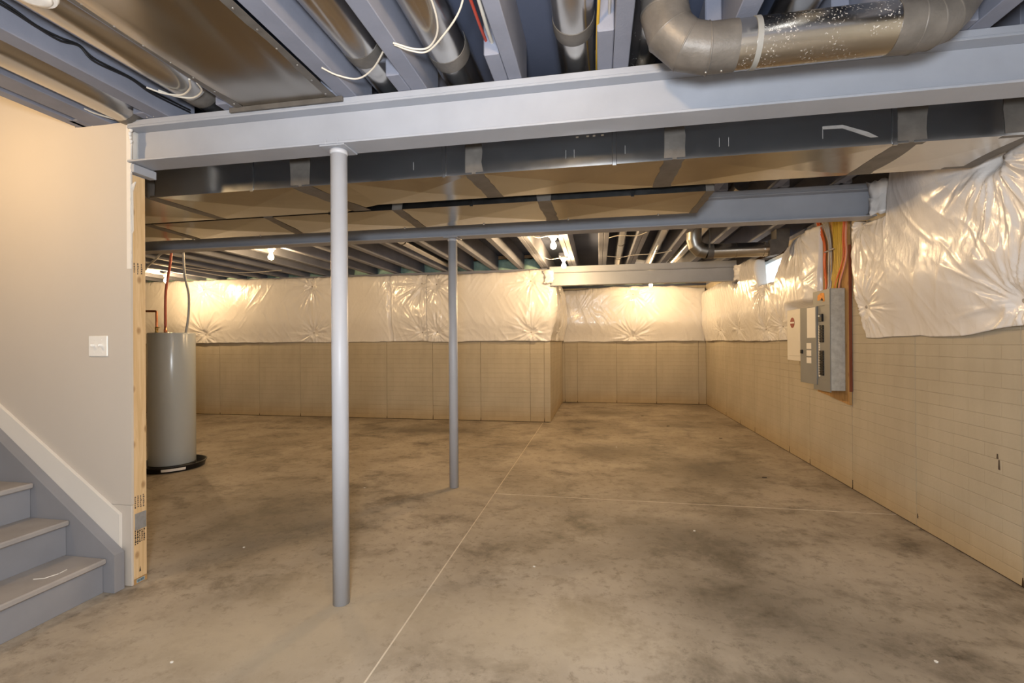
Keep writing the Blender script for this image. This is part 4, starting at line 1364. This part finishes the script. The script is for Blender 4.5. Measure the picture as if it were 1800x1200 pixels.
# far bays
wire('pale sagging cable under the far left joists', 'wire_grey', [(-6.0, 5.2, 2.33), (-5.5, 5.6, 2.27), (-5.1, 6.0, 2.25), (-4.7, 6.4, 2.335)], 0.006)
wire('dark cable crossing under the two far round ducts, near one', 'wire_grey', [(0.12, 5.2, 2.34), (0.22, 5.15, 2.35), (0.4, 5.1, 2.33), (0.5, 5.0, 2.34)], 0.004)
wire('dark cable crossing under the two far round ducts, far one', 'wire_grey', [(0.12, 6.3, 2.34), (0.3, 6.35, 2.33), (0.45, 6.3, 2.34), (0.7, 6.2, 2.33), (0.9, 6.1, 2.34)], 0.004)
wire('wire feeding the nearer of the paired bulbs', 'wire_grey', [(-0.72, 4.80, 2.34), (-0.62, 4.88, 2.31), (-0.51, 4.94, 2.335)], 0.004)
wire('wire feeding the farther of the paired bulbs', 'wire_grey', [(-0.72, 6.1, 2.34), (-0.62, 6.2, 2.31), (-0.50, 6.26, 2.335)], 0.004)

# ------------------------------------------------------------------ debris on the slab
DG = 'pale chips scattered on the floor'
rd = random.Random(21)
chips = [(-1.33, 1.36, 'left of the joint line near the bottom edge, leftmost of three'), (-1.18, 1.30, 'left of the joint line near the bottom edge, lowest of three'),
         (-1.08, 1.33, 'left of the joint line near the bottom edge, rightmost of three'), (-1.62, 1.55, 'on the floor between the stairs and the front column'),
         (0.95, 1.85, 'in the lower right of the floor, nearer one'), (1.25, 2.05, 'in the lower right of the floor near the wall'), (-2.1, 2.5, 'on the floor just right of the open stud'),
         (-1.95, 3.7, 'on the floor between the water heater and the far column'), (-0.35, 2.55, 'on the floor just right of the joint line'), (0.6, 3.2, 'on the floor in front of the cross joint'),
         (0.2, 5.6, 'on the floor before the recess')]
for i, (x, y, where) in enumerate(chips):
    n = 6
    r = rd.uniform(0.005, 0.011)
    poly = [(x + r * rd.uniform(0.6, 1.3) * math.cos(2 * math.pi * j / n), y + r * rd.uniform(0.5, 1.0) * math.sin(2 * math.pi * j / n)) for j in range(n)]
    tag(MB().prism(poly, 2, 0.0005, 0.004).build('debris_chip', 'chip_white'), 'tiny pale chip ' + where, 'debris', DG)
for i, (x, y, where) in enumerate([(0.98, 7.1, 'in the middle of the recess entrance'), (1.5, 6.3, 'nearest the window wall'), (1.45, 4.55, 'on the floor below the breaker panel'), (0.7, 8.0, 'deep in the recess')]):
    n = 6
    r = rd.uniform(0.012, 0.02)
    poly = [(x + r * 1.6 * math.cos(2 * math.pi * j / n), y + r * 0.6 * math.sin(2 * math.pi * j / n)) for j in range(n)]
    tag(MB().prism(poly, 2, 0.0005, 0.006).build('debris_scrap', 'chip_dark'), 'small dark scrap ' + where, 'debris', 'dark scraps on the slab')
# form-tie holes and stains on the right wall
for i, (y, z, h_) in enumerate([(2.86, 0.545, 0.05), (2.87, 0.60, 0.025), (3.5, 0.06, 0.03), (4.3, 0.05, 0.03), (5.09, 0.04, 0.02)]):
    part('wall_stain', 'chip_dark', rwo, MB().prism([(y - 0.006, z), (y + 0.006, z), (y + 0.004, z + h_), (y - 0.003, z + h_)], 0, XR - 0.0012, XR + 0.004))
